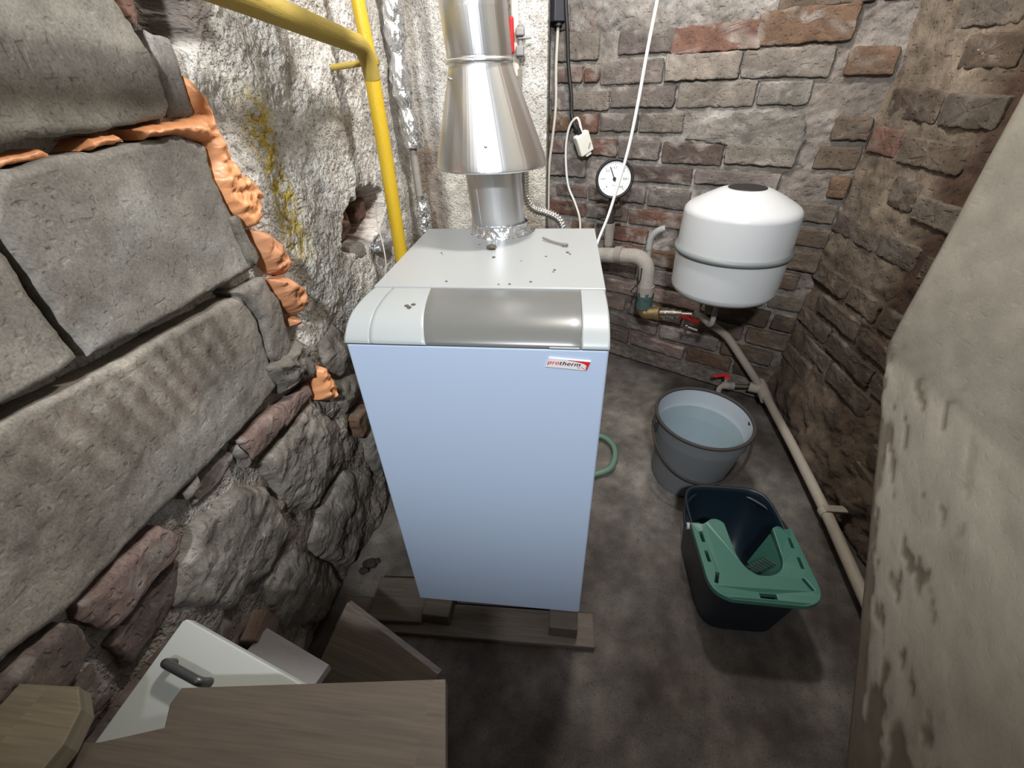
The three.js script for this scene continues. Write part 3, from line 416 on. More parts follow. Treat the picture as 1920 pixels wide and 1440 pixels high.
// ---------------------------------------------------------------- boiler
const BASE = 0.065, LID = 0.878;
{
  const b = thing('boiler', 'white floor-standing boiler with pale blue front and smoked window under the flue', 'boiler');
  part('casing', boxUV(at(box(0.412, 0.79, 0.518, 0.006), 0, BASE + 0.395, -0.271)), M.lid, b);
  part('door', boxUV(at(box(0.42, 0.776, 0.022, 0.005, 3), 0, BASE + 0.389, -0.011)), M.door, b, null, 'pale blue front door panel');
  // lid with the round cut-out for the flue
  const s = new THREE.Shape(); s.moveTo(-0.21, 0.153); s.lineTo(0.21, 0.153); s.lineTo(0.21, 0.532); s.lineTo(0.066, 0.532);
  for (let i = 0; i <= 24; i++) { const a = Math.PI * i / 24; s.lineTo(-0.012 + 0.078 * Math.cos(a), 0.532 - 0.088 * Math.sin(a)); }
  s.lineTo(-0.21, 0.532); s.closePath();
  const lid = new THREE.ExtrudeGeometry(s, { depth: 0.016, bevelEnabled: true, bevelThickness: 0.002, bevelSize: 0.002, bevelSegments: 2, curveSegments: 24 });
  lid.rotateX(-Math.PI / 2); lid.translate(0, LID - 0.018, 0); part('lid', lid, M.lid, b);
  // curved control cover: one cross-section, three pieces
  const prof = []; { const ctl = [[-0.153, 0.8755], [-0.110, 0.8785], [-0.075, 0.8785], [-0.045, 0.8755], [-0.022, 0.8675], [-0.007, 0.857], [0.001, 0.8485], [0.003, 0.8435]]; const c = new THREE.CatmullRomCurve3(ctl.map(([z, y]) => V3(0, y, z)), false, 'centripetal'); for (let i = 0; i <= 26; i++) prof.push(c.getPoint(i / 26)); }
  const strip = (xa, xb, th = 0.004, sink = 0) => {
    const nx = 14, nt = prof.length - 1, pos = [], idx = [], W = nx + 1, L = (nt + 1) * W;
    for (let layer = 0; layer < 2; layer++) for (let j = 0; j <= nt; j++) { const t = j / nt, a = prof[Math.max(0, j - 1)], c = prof[Math.min(nt, j + 1)], n = V3(0, c.z - a.z, -(c.y - a.y)).normalize(); const off = -(layer ? th + sink : sink); for (let i = 0; i <= nx; i++) pos.push(mix(xa(t), xb(t), i / nx), prof[j].y + n.y * off, prof[j].z + n.z * off); }
    const q = (a, b2, c, d) => idx.push(a, b2, c, a, c, d);
    for (let j = 0; j < nt; j++) for (let i = 0; i < nx; i++) { const a = j * W + i; q(a, a + W, a + W + 1, a + 1); q(L + a, L + a + 1, L + a + W + 1, L + a + W); }
    for (let j = 0; j < nt; j++) { const a = j * W, c = a + nx; q(a, L + a, L + a + W, a + W); q(c, c + W, L + c + W, L + c); }
    for (let i = 0; i < nx; i++) { const a = i, c = nt * W + i; q(a, a + 1, L + a + 1, L + a); q(c, L + c, L + c + 1, c + 1); }
    let g = new THREE.BufferGeometry(); g.setAttribute('position', new THREE.Float32BufferAttribute(pos, 3)); g.setIndex(idx); g = g.toNonIndexed(); g.computeVertexNormals();
    // smooth along the curve: rebuild normals from the profile for the two skins
    g = mergeVertices(g.deleteAttribute('normal')); g.computeVertexNormals(); return g;
  };
  const edge = (t) => -0.0755 - 0.028 * Math.pow(1 - t, 1.6), left = (t) => -0.1665 - 0.009 * (1 - t);
  part('cover_end', strip(() => -0.21, left), M.cover, b);
  part('cover_end', strip(() => 0.168, () => 0.21), M.cover, b);
  part('control_cover', strip((t) => left(t) + 0.0006, edge), M.cover, b);
  part('window', strip((t) => edge(t) + 0.0006, () => 0.1674, 0.003, 0.0008), M.window, b, null, 'smoked translucent window');
  part('window_catch', at(box(0.046, 0.0025, 0.004, 0.0008), 0.142, 0.8445, 0.0012), M.lid, b);
  // what shows dimly behind the window
  const cp = part('control_panel', boxUV(at(box(0.36, 0.004, 0.16, 0.001), 0.01, 0.846, -0.085, 0.12)), M.panel, b);
  part('switch', at(box(0.032, 0.022, 0.030, 0.003), 0.042, 0.860, -0.078, 0.12), M.redPlastic, cp, null, 'red rocker switch');
  part('display', at(box(0.085, 0.016, 0.022, 0.002), 0.112, 0.855, -0.052, 0.12), M.dark, cp, null, 'dark display strip');
  // enamelled maker's badge
  const cv = document.createElement('canvas'); cv.width = 512; cv.height = 160; const x = cv.getContext('2d');
  x.fillStyle = '#d9d3d6'; x.fillRect(0, 0, 512, 160); x.fillStyle = '#c32a2c'; x.beginPath(); x.moveTo(250, 14); x.lineTo(508, 14); x.lineTo(508, 150); x.lineTo(455, 150); x.quadraticCurveTo(492, 95, 452, 62); x.quadraticCurveTo(400, 30, 250, 22); x.closePath(); x.fill();
  x.font = 'italic bold 84px sans-serif'; x.textBaseline = 'middle'; x.fillStyle = '#c5363a'; x.fillText('pro', 14, 76, 140); x.fillStyle = '#1c1a1e'; x.fillText('therm', 150, 76, 250);
  x.strokeStyle = '#a03a34'; x.lineWidth = 9; x.beginPath(); x.moveTo(368, 118); x.lineTo(402, 134); x.moveTo(410, 108); x.lineTo(452, 136); x.moveTo(462, 100); x.lineTo(476, 112); x.stroke();
  x.strokeStyle = '#eeeaea'; x.lineWidth = 8; x.strokeRect(2, 2, 508, 156);
  const map = new THREE.CanvasTexture(cv); map.colorSpace = THREE.SRGBColorSpace;
  const bs = new THREE.Shape(); bs.moveTo(-0.034, -0.0085); bs.lineTo(0.030, -0.0085); bs.lineTo(0.034, 0.0085); bs.lineTo(-0.030, 0.0085); bs.closePath();
  const bg = new THREE.ExtrudeGeometry(bs, { depth: 0.0022, bevelEnabled: true, bevelThickness: 0.0005, bevelSize: 0.0005, bevelSegments: 1 }); { const p = bg.attributes.position, uv = bg.attributes.uv; for (let i = 0; i < p.count; i++) uv.setXY(i, clamp(p.getX(i) / 0.069 + 0.5), clamp(p.getY(i) / 0.0178 + 0.5)); }
  part('badge', at(bg, 0.1485, 0.8165, 0.0002, 0, 0, -0.075), S({ map, roughness: 0.3 }), b, null, 'maker badge with red and black lettering');
}
// ---------------------------------------------------------------- flue on the boiler
{
  const f = thing('flue_pipe', 'shiny steel flue with conical draught hood rising from the boiler top', 'flue', [-0.02, 0, -0.505]);
  const lean = (y) => -0.035 * clamp((y - 0.87) / 0.45, 0, 3);
  const leaned = (g) => { const p = g.attributes.position; for (let i = 0; i < p.count; i++) p.setX(i, p.getX(i) + lean(p.getY(i))); g.computeVertexNormals(); return g; };
  const L = (prof, seg = 72) => leaned(lathe(prof, seg));
  part('lower_pipe', L([[0.064, 0.862], [0.064, 1.09], [0.061, 1.09], [0.061, 0.862]]), M.steelSoft, f);
  part('pipe_seam', leaned(at(box(0.006, 0.17, 0.0016, 0.0005), -0.036, 0.965, 0.0535, 0, -0.6)), M.steelSoft, f);
  { const pr = []; for (let i = 0; i <= 14; i++) { const t = i / 14; pr.push([0.0675 + 0.008 * Math.pow(1 - t, 2) + 0.0012 * Math.sin(i * 2.4), 0.872 + 0.034 * t]); } const g = lathe(pr, 96), p = g.attributes.position; for (let i = 0; i < p.count; i++) { const a = Math.atan2(p.getZ(i), p.getX(i)), k = 1 + 0.09 * fbm(Math.cos(a) * 7, p.getY(i) * 110, Math.sin(a) * 7, 3); p.setX(i, p.getX(i) * k); p.setZ(i, p.getZ(i) * k); } g.computeVertexNormals(); part('foil_collar', boxUV(g), M.foil, f, null, 'crumpled foil tape collar'); }
  part('draught_hood', L([[0.1225, 1.026], [0.1245, 1.0275], [0.125, 1.030], [0.1235, 1.033], [0.121, 1.045], [0.067, 1.205], [0.0655, 1.212], [0.0655, 1.226], [0.063, 1.226], [0.064, 1.204], [0.118, 1.044], [0.1205, 1.03], [0.1225, 1.026]], 96), M.steel, f, null, 'conical draught hood with rolled rim');
  part('joint_bead', L([[0.0655, 1.212], [0.0685, 1.2145], [0.0685, 1.2195], [0.0655, 1.222]], 72), M.steel, f);
  part('upper_pipe', L([[0.0648, 1.222], [0.0660, 1.226], [0.0660, 1.296], [0.0672, 1.299], [0.0660, 1.302], [0.0660, 1.80], [0.062, 1.80], [0.062, 1.222]]), M.steel, f);
  for (const [a, y, r] of [[0.08, 1.075, 0.1105], [-0.9, 1.19, 0.074]]) part('rivet', leaned(at(new THREE.SphereGeometry(0.0035, 12, 8), Math.sin(a) * r, y, Math.cos(a) * r)), M.chrome, f);
}
// ---------------------------------------------------------------- small things lying on the lid
{
  const bolt = thing('cotter_pin', 'small rusty bent pin lying on the boiler lid right of the flue', 'pin', [0, 0, 0]);
  part('shank', tube([[0.088, 0.8835, -0.436], [0.11, 0.8825, -0.412], [0.136, 0.8825, -0.39]], 0.0026, 20, 8), M.greyPipe, bolt);
  part('head', at(new THREE.TorusGeometry(0.005, 0.0022, 8, 16), 0.1395, 0.8825, -0.388, 1.4, 0, 0), M.greyPipe, bolt);
  const crumb = (x, y, z, r, sd) => { const g = mergeVertices(new THREE.IcosahedronGeometry(1, 3).deleteAttribute('uv').deleteAttribute('normal')); const p = g.attributes.position; for (let i = 0; i < p.count; i++) { const X = p.getX(i), Y = p.getY(i), Z = p.getZ(i), k = r * (1 + 0.6 * fbm(X * 1.5 + sd, Y * 1.5, Z * 1.5, 3)); p.setXYZ(i, x + X * k * 1.25, y + Y * k * 0.6, z + Z * k); } g.computeVertexNormals(); return boxUV(g); };
  const big = shade(new THREE.Mesh(crumb(-0.022, 0.883, -0.368, 0.0085, 3), M.dirt)); big.name = 'dirt_lump'; scene.add(tag(big, 'largest brown lump of dirt on the boiler lid before the flue', 'dirt'));
  const bits = []; for (const [x, z, r] of [[-0.010, -0.312, 0.003], [0.12, -0.24, 0.0022], [0.118, -0.23, 0.0016], [0.1, -0.32, 0.0018], [0.145, -0.345, 0.0028], [0.15, -0.335, 0.002], [-0.13, -0.34, 0.0017], [-0.125, -0.33, 0.0012], [-0.08, -0.176, 0.002], [0.078, -0.178, 0.002], [0.04, -0.166, 0.002], [0.02, -0.165, 0.0015], [-0.03, -0.39, 0.0018], [-0.055, -0.40, 0.0015], [0.05, -0.29, 0.0012]]) bits.push(crumb(x, LID + r * 0.3, z, r, x * 90));
  for (const [x, z] of [[-0.122, -0.066], [-0.116, -0.06], [-0.112, -0.071]]) bits.push(crumb(x, 0.879, z, 0.003, x * 50));
  const m = shade(new THREE.Mesh(merge(bits), M.dirt)); m.name = 'dirt_crumbs'; m.userData.kind = 'stuff'; scene.add(tag(m, 'fine crumbs of dirt strewn over the boiler lid', 'dirt'));
  const cl = shade(new THREE.Mesh(merge(crumb(-0.405, 0.012, -0.118, 0.016, 9), crumb(-0.417, 0.010, -0.095, 0.011, 4), crumb(-0.392, 0.01, -0.128, 0.009, 6)), M.rust)); cl.name = 'dirt_clump'; scene.add(tag(cl, 'dark clump of dirt on the floor between stone wall and boiler', 'dirt'));
}
// ---------------------------------------------------------------- gas pipe, foil pipe, conduit
{
  const g = thing('gas_pipe', 'yellow painted steel gas pipe with a tee on the rough left wall', 'pipe');
  part('vertical_pipe', pipe([[-0.372, 0.42, -0.705], [-0.366, 1.0, -0.725], [-0.362, 1.235, -0.722]], 0.0195), M.yellow, g);
  part('horizontal_pipe', pipe([[-0.362, 1.20, -0.722], [-0.36, 1.262, -0.70], [-0.36, 1.30, -0.20], [-0.36, 1.36, 0.70], [-0.62, 1.38, 1.02]], 0.0205, 0.045), M.yellowDusty, g, null, 'dusty horizontal run of the pipe');
  part('riser', pipe([[-0.372, 1.24, -0.752], [-0.392, 1.8, -0.752]], 0.0165), M.yellow, g);
  const br = part('bracket', merge(pipe([[-0.345, 1.236, -0.742], [-0.47, 1.226, -0.735]], 0.007), lathe([[0.0205, 1.226], [0.0235, 1.228], [0.0235, 1.244], [0.0205, 1.246]], 24).translate(-0.362, 0, -0.722)), M.yellowDusty, g);
}
{
  const f = thing('insulated_pipe', 'thin pipe wrapped in crumpled silver foil in the corner behind the gas pipe', 'pipe');
  const wrap = (y0, y1, x, z, r) => { const n = 110, prof = []; for (let i = 0; i <= n; i++) prof.push([r, mix(y0, y1, i / n)]); const q = lathe(prof, 40), p = q.attributes.position; for (let i = 0; i < p.count; i++) { const a = Math.atan2(p.getZ(i), p.getX(i)), y = p.getY(i), pinch = 1 - 0.3 * Math.pow(Math.abs(Math.sin((y + 0.04 * fbm(y * 3, 4, 4, 2)) * 21)), 10); const k = pinch * (1 + 0.42 * fbm(Math.cos(a) * 3 + y * 3, y * 40, Math.sin(a) * 3, 4)); p.setXYZ(i, x + p.getX(i) * k + 0.01 * Math.sin(y * 9), y, z + p.getZ(i) * k); } q.computeVertexNormals(); return boxUV(q); };
  part('foil_wrap', wrap(1.0, 1.9, -0.415, -1.14, 0.034), M.foil, f);
  part('pipe', rod([-0.418, 0.3, -1.14], [-0.418, 1.02, -1.14], 0.014), M.greyPipe, f, null, 'bare grey lower run');
  part('foil_wrap', wrap(0.66, 0.84, -0.418, -1.14, 0.025), M.foil, f);
  const k = thing('foil_bundle', 'crumpled silver foil bundle in the broken wall hole beside the gas pipe', 'foil');
  const g = mergeVertices(new THREE.IcosahedronGeometry(1, 5).deleteAttribute('uv').deleteAttribute('normal')), p = g.attributes.position; for (let i = 0; i < p.count; i++) { const X = p.getX(i), Y = p.getY(i), Z = p.getZ(i), q = 1 + 0.5 * fbm(X * 3, Y * 3, Z * 3, 4); p.setXYZ(i, -0.455 + 0.03 * X * q, 0.765 + 0.026 * Y * q, -0.815 + 0.085 * Z * q); } g.computeVertexNormals(); part('foil', boxUV(g), M.foil, k);
}
{
  const c = thing('flexible_conduit', 'ribbed steel conduit hose curving behind the flue down to the boiler', 'conduit');
  const curve = new THREE.CatmullRomCurve3(pts([[0.032, 1.10, -0.625], [0.032, 0.985, -0.61], [0.035, 0.94, -0.60], [0.055, 0.911, -0.60], [0.09, 0.899, -0.60], [0.118, 0.885, -0.60], [0.13, 0.868, -0.60], [0.135, 0.82, -0.60]]), false, 'centripetal');
  const N = 420, g = new THREE.TubeGeometry(curve, N, 0.0105, 14, false), p = g.attributes.position, n = g.attributes.normal;
  for (let i = 0; i < p.count; i++) { const k = Math.floor(i / 15), d = 0.0018 * Math.sin(k * 0.75); p.setXYZ(i, p.getX(i) + n.getX(i) * d, p.getY(i) + n.getY(i) * d, p.getZ(i) + n.getZ(i) * d); } g.computeVertexNormals();
  part('ribbed_hose', g, M.chrome, c);
}
// ---------------------------------------------------------------- pipe with red valve on the chimney breast, cables and plug
{
  const v = thing('shutoff_valve', 'white riser pipe with a red lever valve behind the flue', 'valve');
  part('riser_pipe', rod([-0.054, 1.20, -1.315], [-0.054, 1.95, -1.315], 0.013), M.plug, v);
  part('lower_pipe', rod([-0.044, 0.9, -1.315], [-0.044, 1.22, -1.315], 0.011), M.greyPipe, v);
  part('lever', boxUV(at(box(0.016, 0.10, 0.03, 0.007, 4), -0.063, 1.312, -1.285)), M.redPlastic, v, null, 'red lever');
  part('valve_body', merge(at(box(0.03, 0.024, 0.036, 0.006), -0.035, 1.322, -1.30), at(box(0.028, 0.03, 0.036, 0.006), -0.037, 1.27, -1.30), rod([-0.035, 1.25, -1.305], [-0.035, 1.34, -1.305], 0.01), at(box(0.045, 0.006, 0.02, 0.002), -0.02, 1.305, -1.30)), M.greyPlastic, v);
}
{
  const cable = (name, label, list, r, m) => { const o = shade(new THREE.Mesh(tube(list, r, 120, 10), m)); o.name = numbered(name); scene.add(tag(o, label, 'cable')); return o; };
  cable('cable', 'cream cable hanging straight along the edge of the chimney breast', [[0.088, 1.375, -1.565], [0.083, 1.237, -1.570], [0.085, 1.093, -1.572], [0.074, 0.976, -1.578], [0.062, 0.870, -1.585], [0.061, 0.674, -1.59]], 0.006, M.beigeCable);
  cable('cable', 'black mains cable hanging down to the white plug', [[0.116, 1.60, -1.54], [0.114, 1.426, -1.540], [0.124, 1.333, -1.535], [0.132, 1.235, -1.532], [0.148, 1.130, -1.522], [0.153, 1.066, -1.516], [0.168, 1.028, -1.500], [0.190, 1.000, -1.475]], 0.0075, M.black);
  cable('cable', 'thin white cable looping out of the plug down behind the boiler', [[0.200, 0.985, -1.478], [0.192, 1.02, -1.485], [0.175, 1.056, -1.495], [0.150, 1.034, -1.510], [0.135, 0.970, -1.522], [0.137, 0.878, -1.524], [0.152, 0.793, -1.515], [0.183, 0.730, -1.498], [0.208, 0.664, -1.485], [0.216, 0.56, -1.480]], 0.005, M.whiteCable);
  cable('cable', 'long taut white cable slanting across the brick wall before the gauge', [[0.350, 1.60, -0.75], [0.329, 1.341, -0.750], [0.319, 1.237, -0.750], [0.310, 1.120, -0.750], [0.299, 1.024, -0.750], [0.281, 0.933, -0.750], [0.262, 0.854, -0.745], [0.238, 0.785, -0.735], [0.215, 0.72, -0.70], [0.20, 0.64, -0.66], [0.195, 0.52, -0.64]], 0.0042, M.whiteCable);
  cable('wire', 'thin black wire loop hanging from the thick grey pipe elbow', [[0.455, 0.555, -1.150], [0.452, 0.50, -1.145], [0.432, 0.468, -1.150], [0.424, 0.452, -1.152], [0.44, 0.448, -1.148], [0.43, 0.40, -1.158]], 0.0025, M.black);
  cable('wire', 'thin pale wire hanging out of the broken wall hole', [[-0.43, 0.895, -0.735], [-0.425, 0.84, -0.715], [-0.415, 0.79, -0.70], [-0.41, 0.74, -0.685], [-0.42, 0.69, -0.68]], 0.002, M.beigeCable);
  const a = thing('junction_box', 'dark grey slim box fixed above the cream cable', 'box');
  part('housing', at(box(0.055, 0.30, 0.035, 0.004), 0.089, 1.515, -1.550, 0, 0.53), M.adapter, a); part('cable_gland', at(new THREE.CylinderGeometry(0.012, 0.016, 0.014, 16), 0.088, 1.361, -1.555), M.black, a);
  const p = thing('mains_plug', 'square white plug hanging against the bricks on a black cable', 'plug', [0.205, 0.968, -1.462]); p.rotation.set(0.05, 0.5, 0.42);
  part('plug_body', boxUV(at(box(0.062, 0.082, 0.034, 0.007, 3), 0, 0, 0)), M.plug, p); part('cord_grip', at(new THREE.CylinderGeometry(0.008, 0.011, 0.026, 16), -0.004, 0.05, 0), M.black, p);
  part('slot', at(box(0.006, 0.022, 0.004, 0.001), 0.014, -0.014, 0.017, 0, 0, -0.7), M.greyPlastic, p); part('notch_tab', at(box(0.026, 0.014, 0.028, 0.003), 0.004, -0.045, -0.002), M.plug, p);
}
// ---------------------------------------------------------------- pressure gauge
{
  const g = thing('pressure_gauge', 'round pressure gauge with black rim and white dial on a stem before the bricks', 'gauge', [0.325, 0.864, -1.277]);
  const head = new THREE.Group(); head.name = 'gauge_head'; g.add(head); head.rotation.set(-0.12, -0.06, 0, 'YXZ'); head.scale.setScalar(1.12);
  const face = lathe([[0, -0.014], [0.056, -0.014], [0.0625, -0.010], [0.0645, 0.004], [0.0645, 0.013], [0.060, 0.0155], [0.0555, 0.013], [0.0545, 0.006], [0, 0.006]], 64); face.rotateX(Math.PI / 2);
  part('case', face, M.black, head);
  const cv = document.createElement('canvas'); cv.width = cv.height = 512; const x = cv.getContext('2d'); x.fillStyle = '#e6e9ea'; x.fillRect(0, 0, 512, 512); x.translate(256, 256); x.strokeStyle = '#23262b'; x.fillStyle = '#23262b'; x.textAlign = 'center'; x.textBaseline = 'middle';
  for (let i = 0; i <= 30; i++) { const a = Math.PI * (0.75 + 1.5 * i / 30), L = i % 5 ? 12 : 28; x.lineWidth = i % 5 ? 3 : 6; x.beginPath(); x.moveTo(Math.cos(a) * 228, Math.sin(a) * 228); x.lineTo(Math.cos(a) * (228 - L), Math.sin(a) * (228 - L)); x.stroke(); }
  x.font = 'bold 42px sans-serif'; ['0', '0,1', '0,2', '0,3', '0,4', '0,5', '0,6'].forEach((s, i) => { const a = Math.PI * (0.75 + 1.5 * i / 6); x.fillText(s, Math.cos(a) * 166, Math.sin(a) * 166); }); x.font = '30px sans-serif'; x.fillText('MPa', 0, 96);
  const map = new THREE.CanvasTexture(cv); map.colorSpace = THREE.SRGBColorSpace;
  const dial = new THREE.CircleGeometry(0.0545, 48).translate(0, 0, 0.0066); part('dial', dial, S({ map, roughness: 0.5 }), head);
  part('needle', merge(at(box(0.003, 0.05, 0.0012, 0.0004), 0, 0.016, 0), at(new THREE.CylinderGeometry(0.006, 0.006, 0.002, 16), 0, 0, 0, Math.PI / 2)).applyMatrix4(new THREE.Matrix4().makeRotationZ(0.42)).translate(0, 0, 0.009), M.black, head);
  part('stem', merge(rod([0, -0.06, -0.006], [0, -0.12, -0.02], 0.012, 0.014), rod([0, -0.115, -0.02], [0.001, -0.17, -0.022], 0.020, 0.017)), M.rust, g);
  part('gauge_cock', merge(rod([-0.04, -0.150, -0.04], [0.044, -0.138, 0.0], 0.0065), at(new THREE.SphereGeometry(0.011, 12, 10), -0.042, -0.151, -0.041), rod([0.002, -0.16, -0.022], [0.004, -0.205, -0.022], 0.014)), M.rust, g);
  part('union', merge(nut([0.003, -0.172, -0.022], [0.003, -0.20, -0.022], 0.022), rod([0.003, -0.20, -0.022], [0.004, -0.262, -0.022], 0.02, 0.018), rod([0.004, -0.26, -0.022], [0.004, -0.30, -0.022], 0.014)), M.greyPipe, g);
}
// ---------------------------------------------------------------- heating pipe with elbows and valve
{
  const h = thing('heating_pipe', 'thick grey pipe bending down behind the boiler to a brass elbow and valve', 'pipe');
  part('thick_pipe', pipe([[0.16, 0.548, -1.335], [0.30, 0.563, -1.285], [0.478, 0.590, -1.185], [0.490, 0.43, -1.175]], 0.031, 0.07, 22), M.greyPipe, h);
  for (const q of [rod([0.488, 0.47, -1.176], [0.490, 0.43, -1.175], 0.034, 0.033, 24), rod([0.36, 0.577, -1.25], [0.385, 0.581, -1.236], 0.034, 0.034, 24)]) part('pipe_collar', q, M.greyPipe, h);
  part('union_nut', merge(nut([0.490, 0.445, -1.176], [0.490, 0.418, -1.176], 0.037), rod([0.49, 0.42, -1.176], [0.49, 0.40, -1.176], 0.034, 0.034, 8), nut([0.490, 0.402, -1.176], [0.490, 0.372, -1.176], 0.036)), M.greenNut, h, null, 'dark green union nuts');
  part('brass_elbow', merge(pipe([[0.490, 0.385, -1.176], [0.490, 0.345, -1.176], [0.548, 0.362, -1.142]], 0.026, 0.03, 20), nut([0.540, 0.360, -1.146], [0.556, 0.365, -1.136], 0.033)), M.brass, h, null, 'brass elbow');
  const v = part('ball_valve', merge(nut([0.558, 0.366, -1.134], [0.578, 0.371, -1.122], 0.022), rod([0.575, 0.371, -1.124], [0.622, 0.382, -1.096], 0.019, 0.017), nut([0.594, 0.375, -1.112], [0.608, 0.379, -1.104], 0.024), nut([0.618, 0.381, -1.098], [0.632, 0.385, -1.09], 0.019), rod([0.63, 0.384, -1.09], [0.665, 0.392, -1.07], 0.011)), M.chrome, h, null, 'chromed ball valve');
  part('butterfly_handle', merge(at(box(0.085, 0.010, 0.024, 0.005, 3), 0.655, 0.378, -1.06, 0.1, -0.5, -0.12), rod([0.655, 0.375, -1.06], [0.65, 0.392, -1.072], 0.006)), M.redPlastic, v, null, 'red butterfly handle');
  part('drain_cock', merge(rod([0.652, 0.365, -1.065], [0.650, 0.325, -1.064], 0.0085), nut([0.651, 0.35, -1.064], [0.651, 0.34, -1.064], 0.012), rod([0.650, 0.325, -1.064], [0.650, 0.31, -1.064], 0.006, 0.004), rod([0.655, 0.342, -1.06], [0.69, 0.338, -1.04], 0.007)), M.chrome, h, null, 'chromed drain cock');
  const c = thing('plastic_conduit', 'short grey plastic conduit bending over above the thick grey pipe', 'conduit');
  part('upright', rod([0.492, 0.545, -1.235], [0.487, 0.617, -1.235], 0.010, 0.011), M.greyPlastic, c);
  part('bend', pipe([[0.487, 0.605, -1.235], [0.488, 0.652, -1.235], [0.512, 0.685, -1.225], [0.535, 0.69, -1.222]], 0.0135, 0.02, 14), M.greyPlastic, c);
}
// ---------------------------------------------------------------- expansion tank
{
  const t = thing('expansion_tank', 'white enamelled expansion tank hung in the brick corner', 'tank', [0.664, -0.004, -0.842]);
  const R = 0.163;
  part('lower_shell', lathe([[0, 0.583], [0.06, 0.584], [0.118, 0.590], [0.146, 0.598], [0.156, 0.608], [0.161, 0.622], [R + 0.001, 0.735]], 96), M.tank, t);
  part('upper_shell', lathe([[R + 0.001, 0.741], [R, 0.846], [0.1605, 0.857], [0.153, 0.866], [0.142, 0.873], [0.108, 0.892], [0.075, 0.908], [0.060, 0.9125], [0.05, 0.913], [0, 0.913]], 96), M.tank, t);
  part('clamp_ring', lathe([[R, 0.729], [R + 0.007, 0.731], [R + 0.009, 0.738], [R + 0.007, 0.745], [R, 0.747]], 80), M.tankBand, t, null, 'dark grey clamping ring');
  part('valve_cap', lathe([[0, 0.9125], [0.052, 0.9125], [0.053, 0.9145], [0.05, 0.9155], [0, 0.9155]], 40), M.black, t, null, 'black cap recess on top');
  part('wall_bracket', merge(at(box(0.03, 0.03, 0.17, 0.003), 0.115, 0.735, -0.185, 0, -0.53), at(box(0.03, 0.2, 0.006, 0.002), 0.16, 0.735, -0.262, 0, -0.53)), M.tankBand, t);
  part('connector', merge(rod([0, 0.602, 0], [0, 0.54, 0], 0.012), pipe([[0, 0.55, 0], [0, 0.46, 0], [-0.01, 0.44, -0.16]], 0.009, 0.03, 12)), M.greyPipe, t);
}
// ---------------------------------------------------------------- pipe along the right wall and its tap
{
  const p = thing('floor_pipe', 'beige painted pipe running low along the right brick wall', 'pipe');
  part('long_run', pipe([[0.93, 0.055, 0.05], [0.952, 0.055, -0.154], [0.978, 0.056, -0.38], [1.001, 0.057, -0.69], [1.005, 0.075, -1.02]], 0.0165, 0.03), M.beigePipe, p);
  part('tee', merge(rod([1.003, 0.066, -0.955], [1.002, 0.088, -1.055], 0.024, 0.024, 20), rod([1.005, 0.078, -1.01], [0.955, 0.078, -1.03], 0.021, 0.021, 20)), M.beigePipe, p);
  part('rising_run', pipe([[1.0, 0.08, -1.03], [0.94, 0.155, -1.03], [0.83, 0.29, -1.09], [0.69, 0.385, -1.085]], 0.0155, 0.04), M.beigePipe, p);
  part('pipe_clip', merge(at(box(0.075, 0.012, 0.026, 0.003), 1.005, 0.072, -0.385), at(lathe([[0.0165, -0.011], [0.021, -0.011], [0.021, 0.011], [0.0165, 0.011]], 24), 0.978, 0.056, -0.385, Math.PI / 2)), M.beigePipe, p);
  const t = thing('drain_tap', 'small tap with red lever on the low pipe behind the bucket', 'tap');
  part('spindle', rod([0.96, 0.078, -1.03], [0.885, 0.075, -1.035], 0.008), M.chrome, t);
  part('tap_body', merge(rod([0.895, 0.075, -1.035], [0.845, 0.073, -1.04], 0.016), nut([0.886, 0.075, -1.036], [0.872, 0.075, -1.037], 0.02), pipe([[0.855, 0.073, -1.04], [0.835, 0.07, -1.03], [0.832, 0.03, -1.02]], 0.011, 0.015, 12), rod([0.86, 0.08, -1.04], [0.858, 0.112, -1.045], 0.007)), M.greyPipe, t);
  part('lever', merge(at(box(0.07, 0.006, 0.016, 0.002), 0.838, 0.115, -1.055, 0, 0.35, -0.05), at(box(0.02, 0.01, 0.018, 0.003), 0.862, 0.108, -1.046)), M.redPlastic, t, null, 'red lever');
}
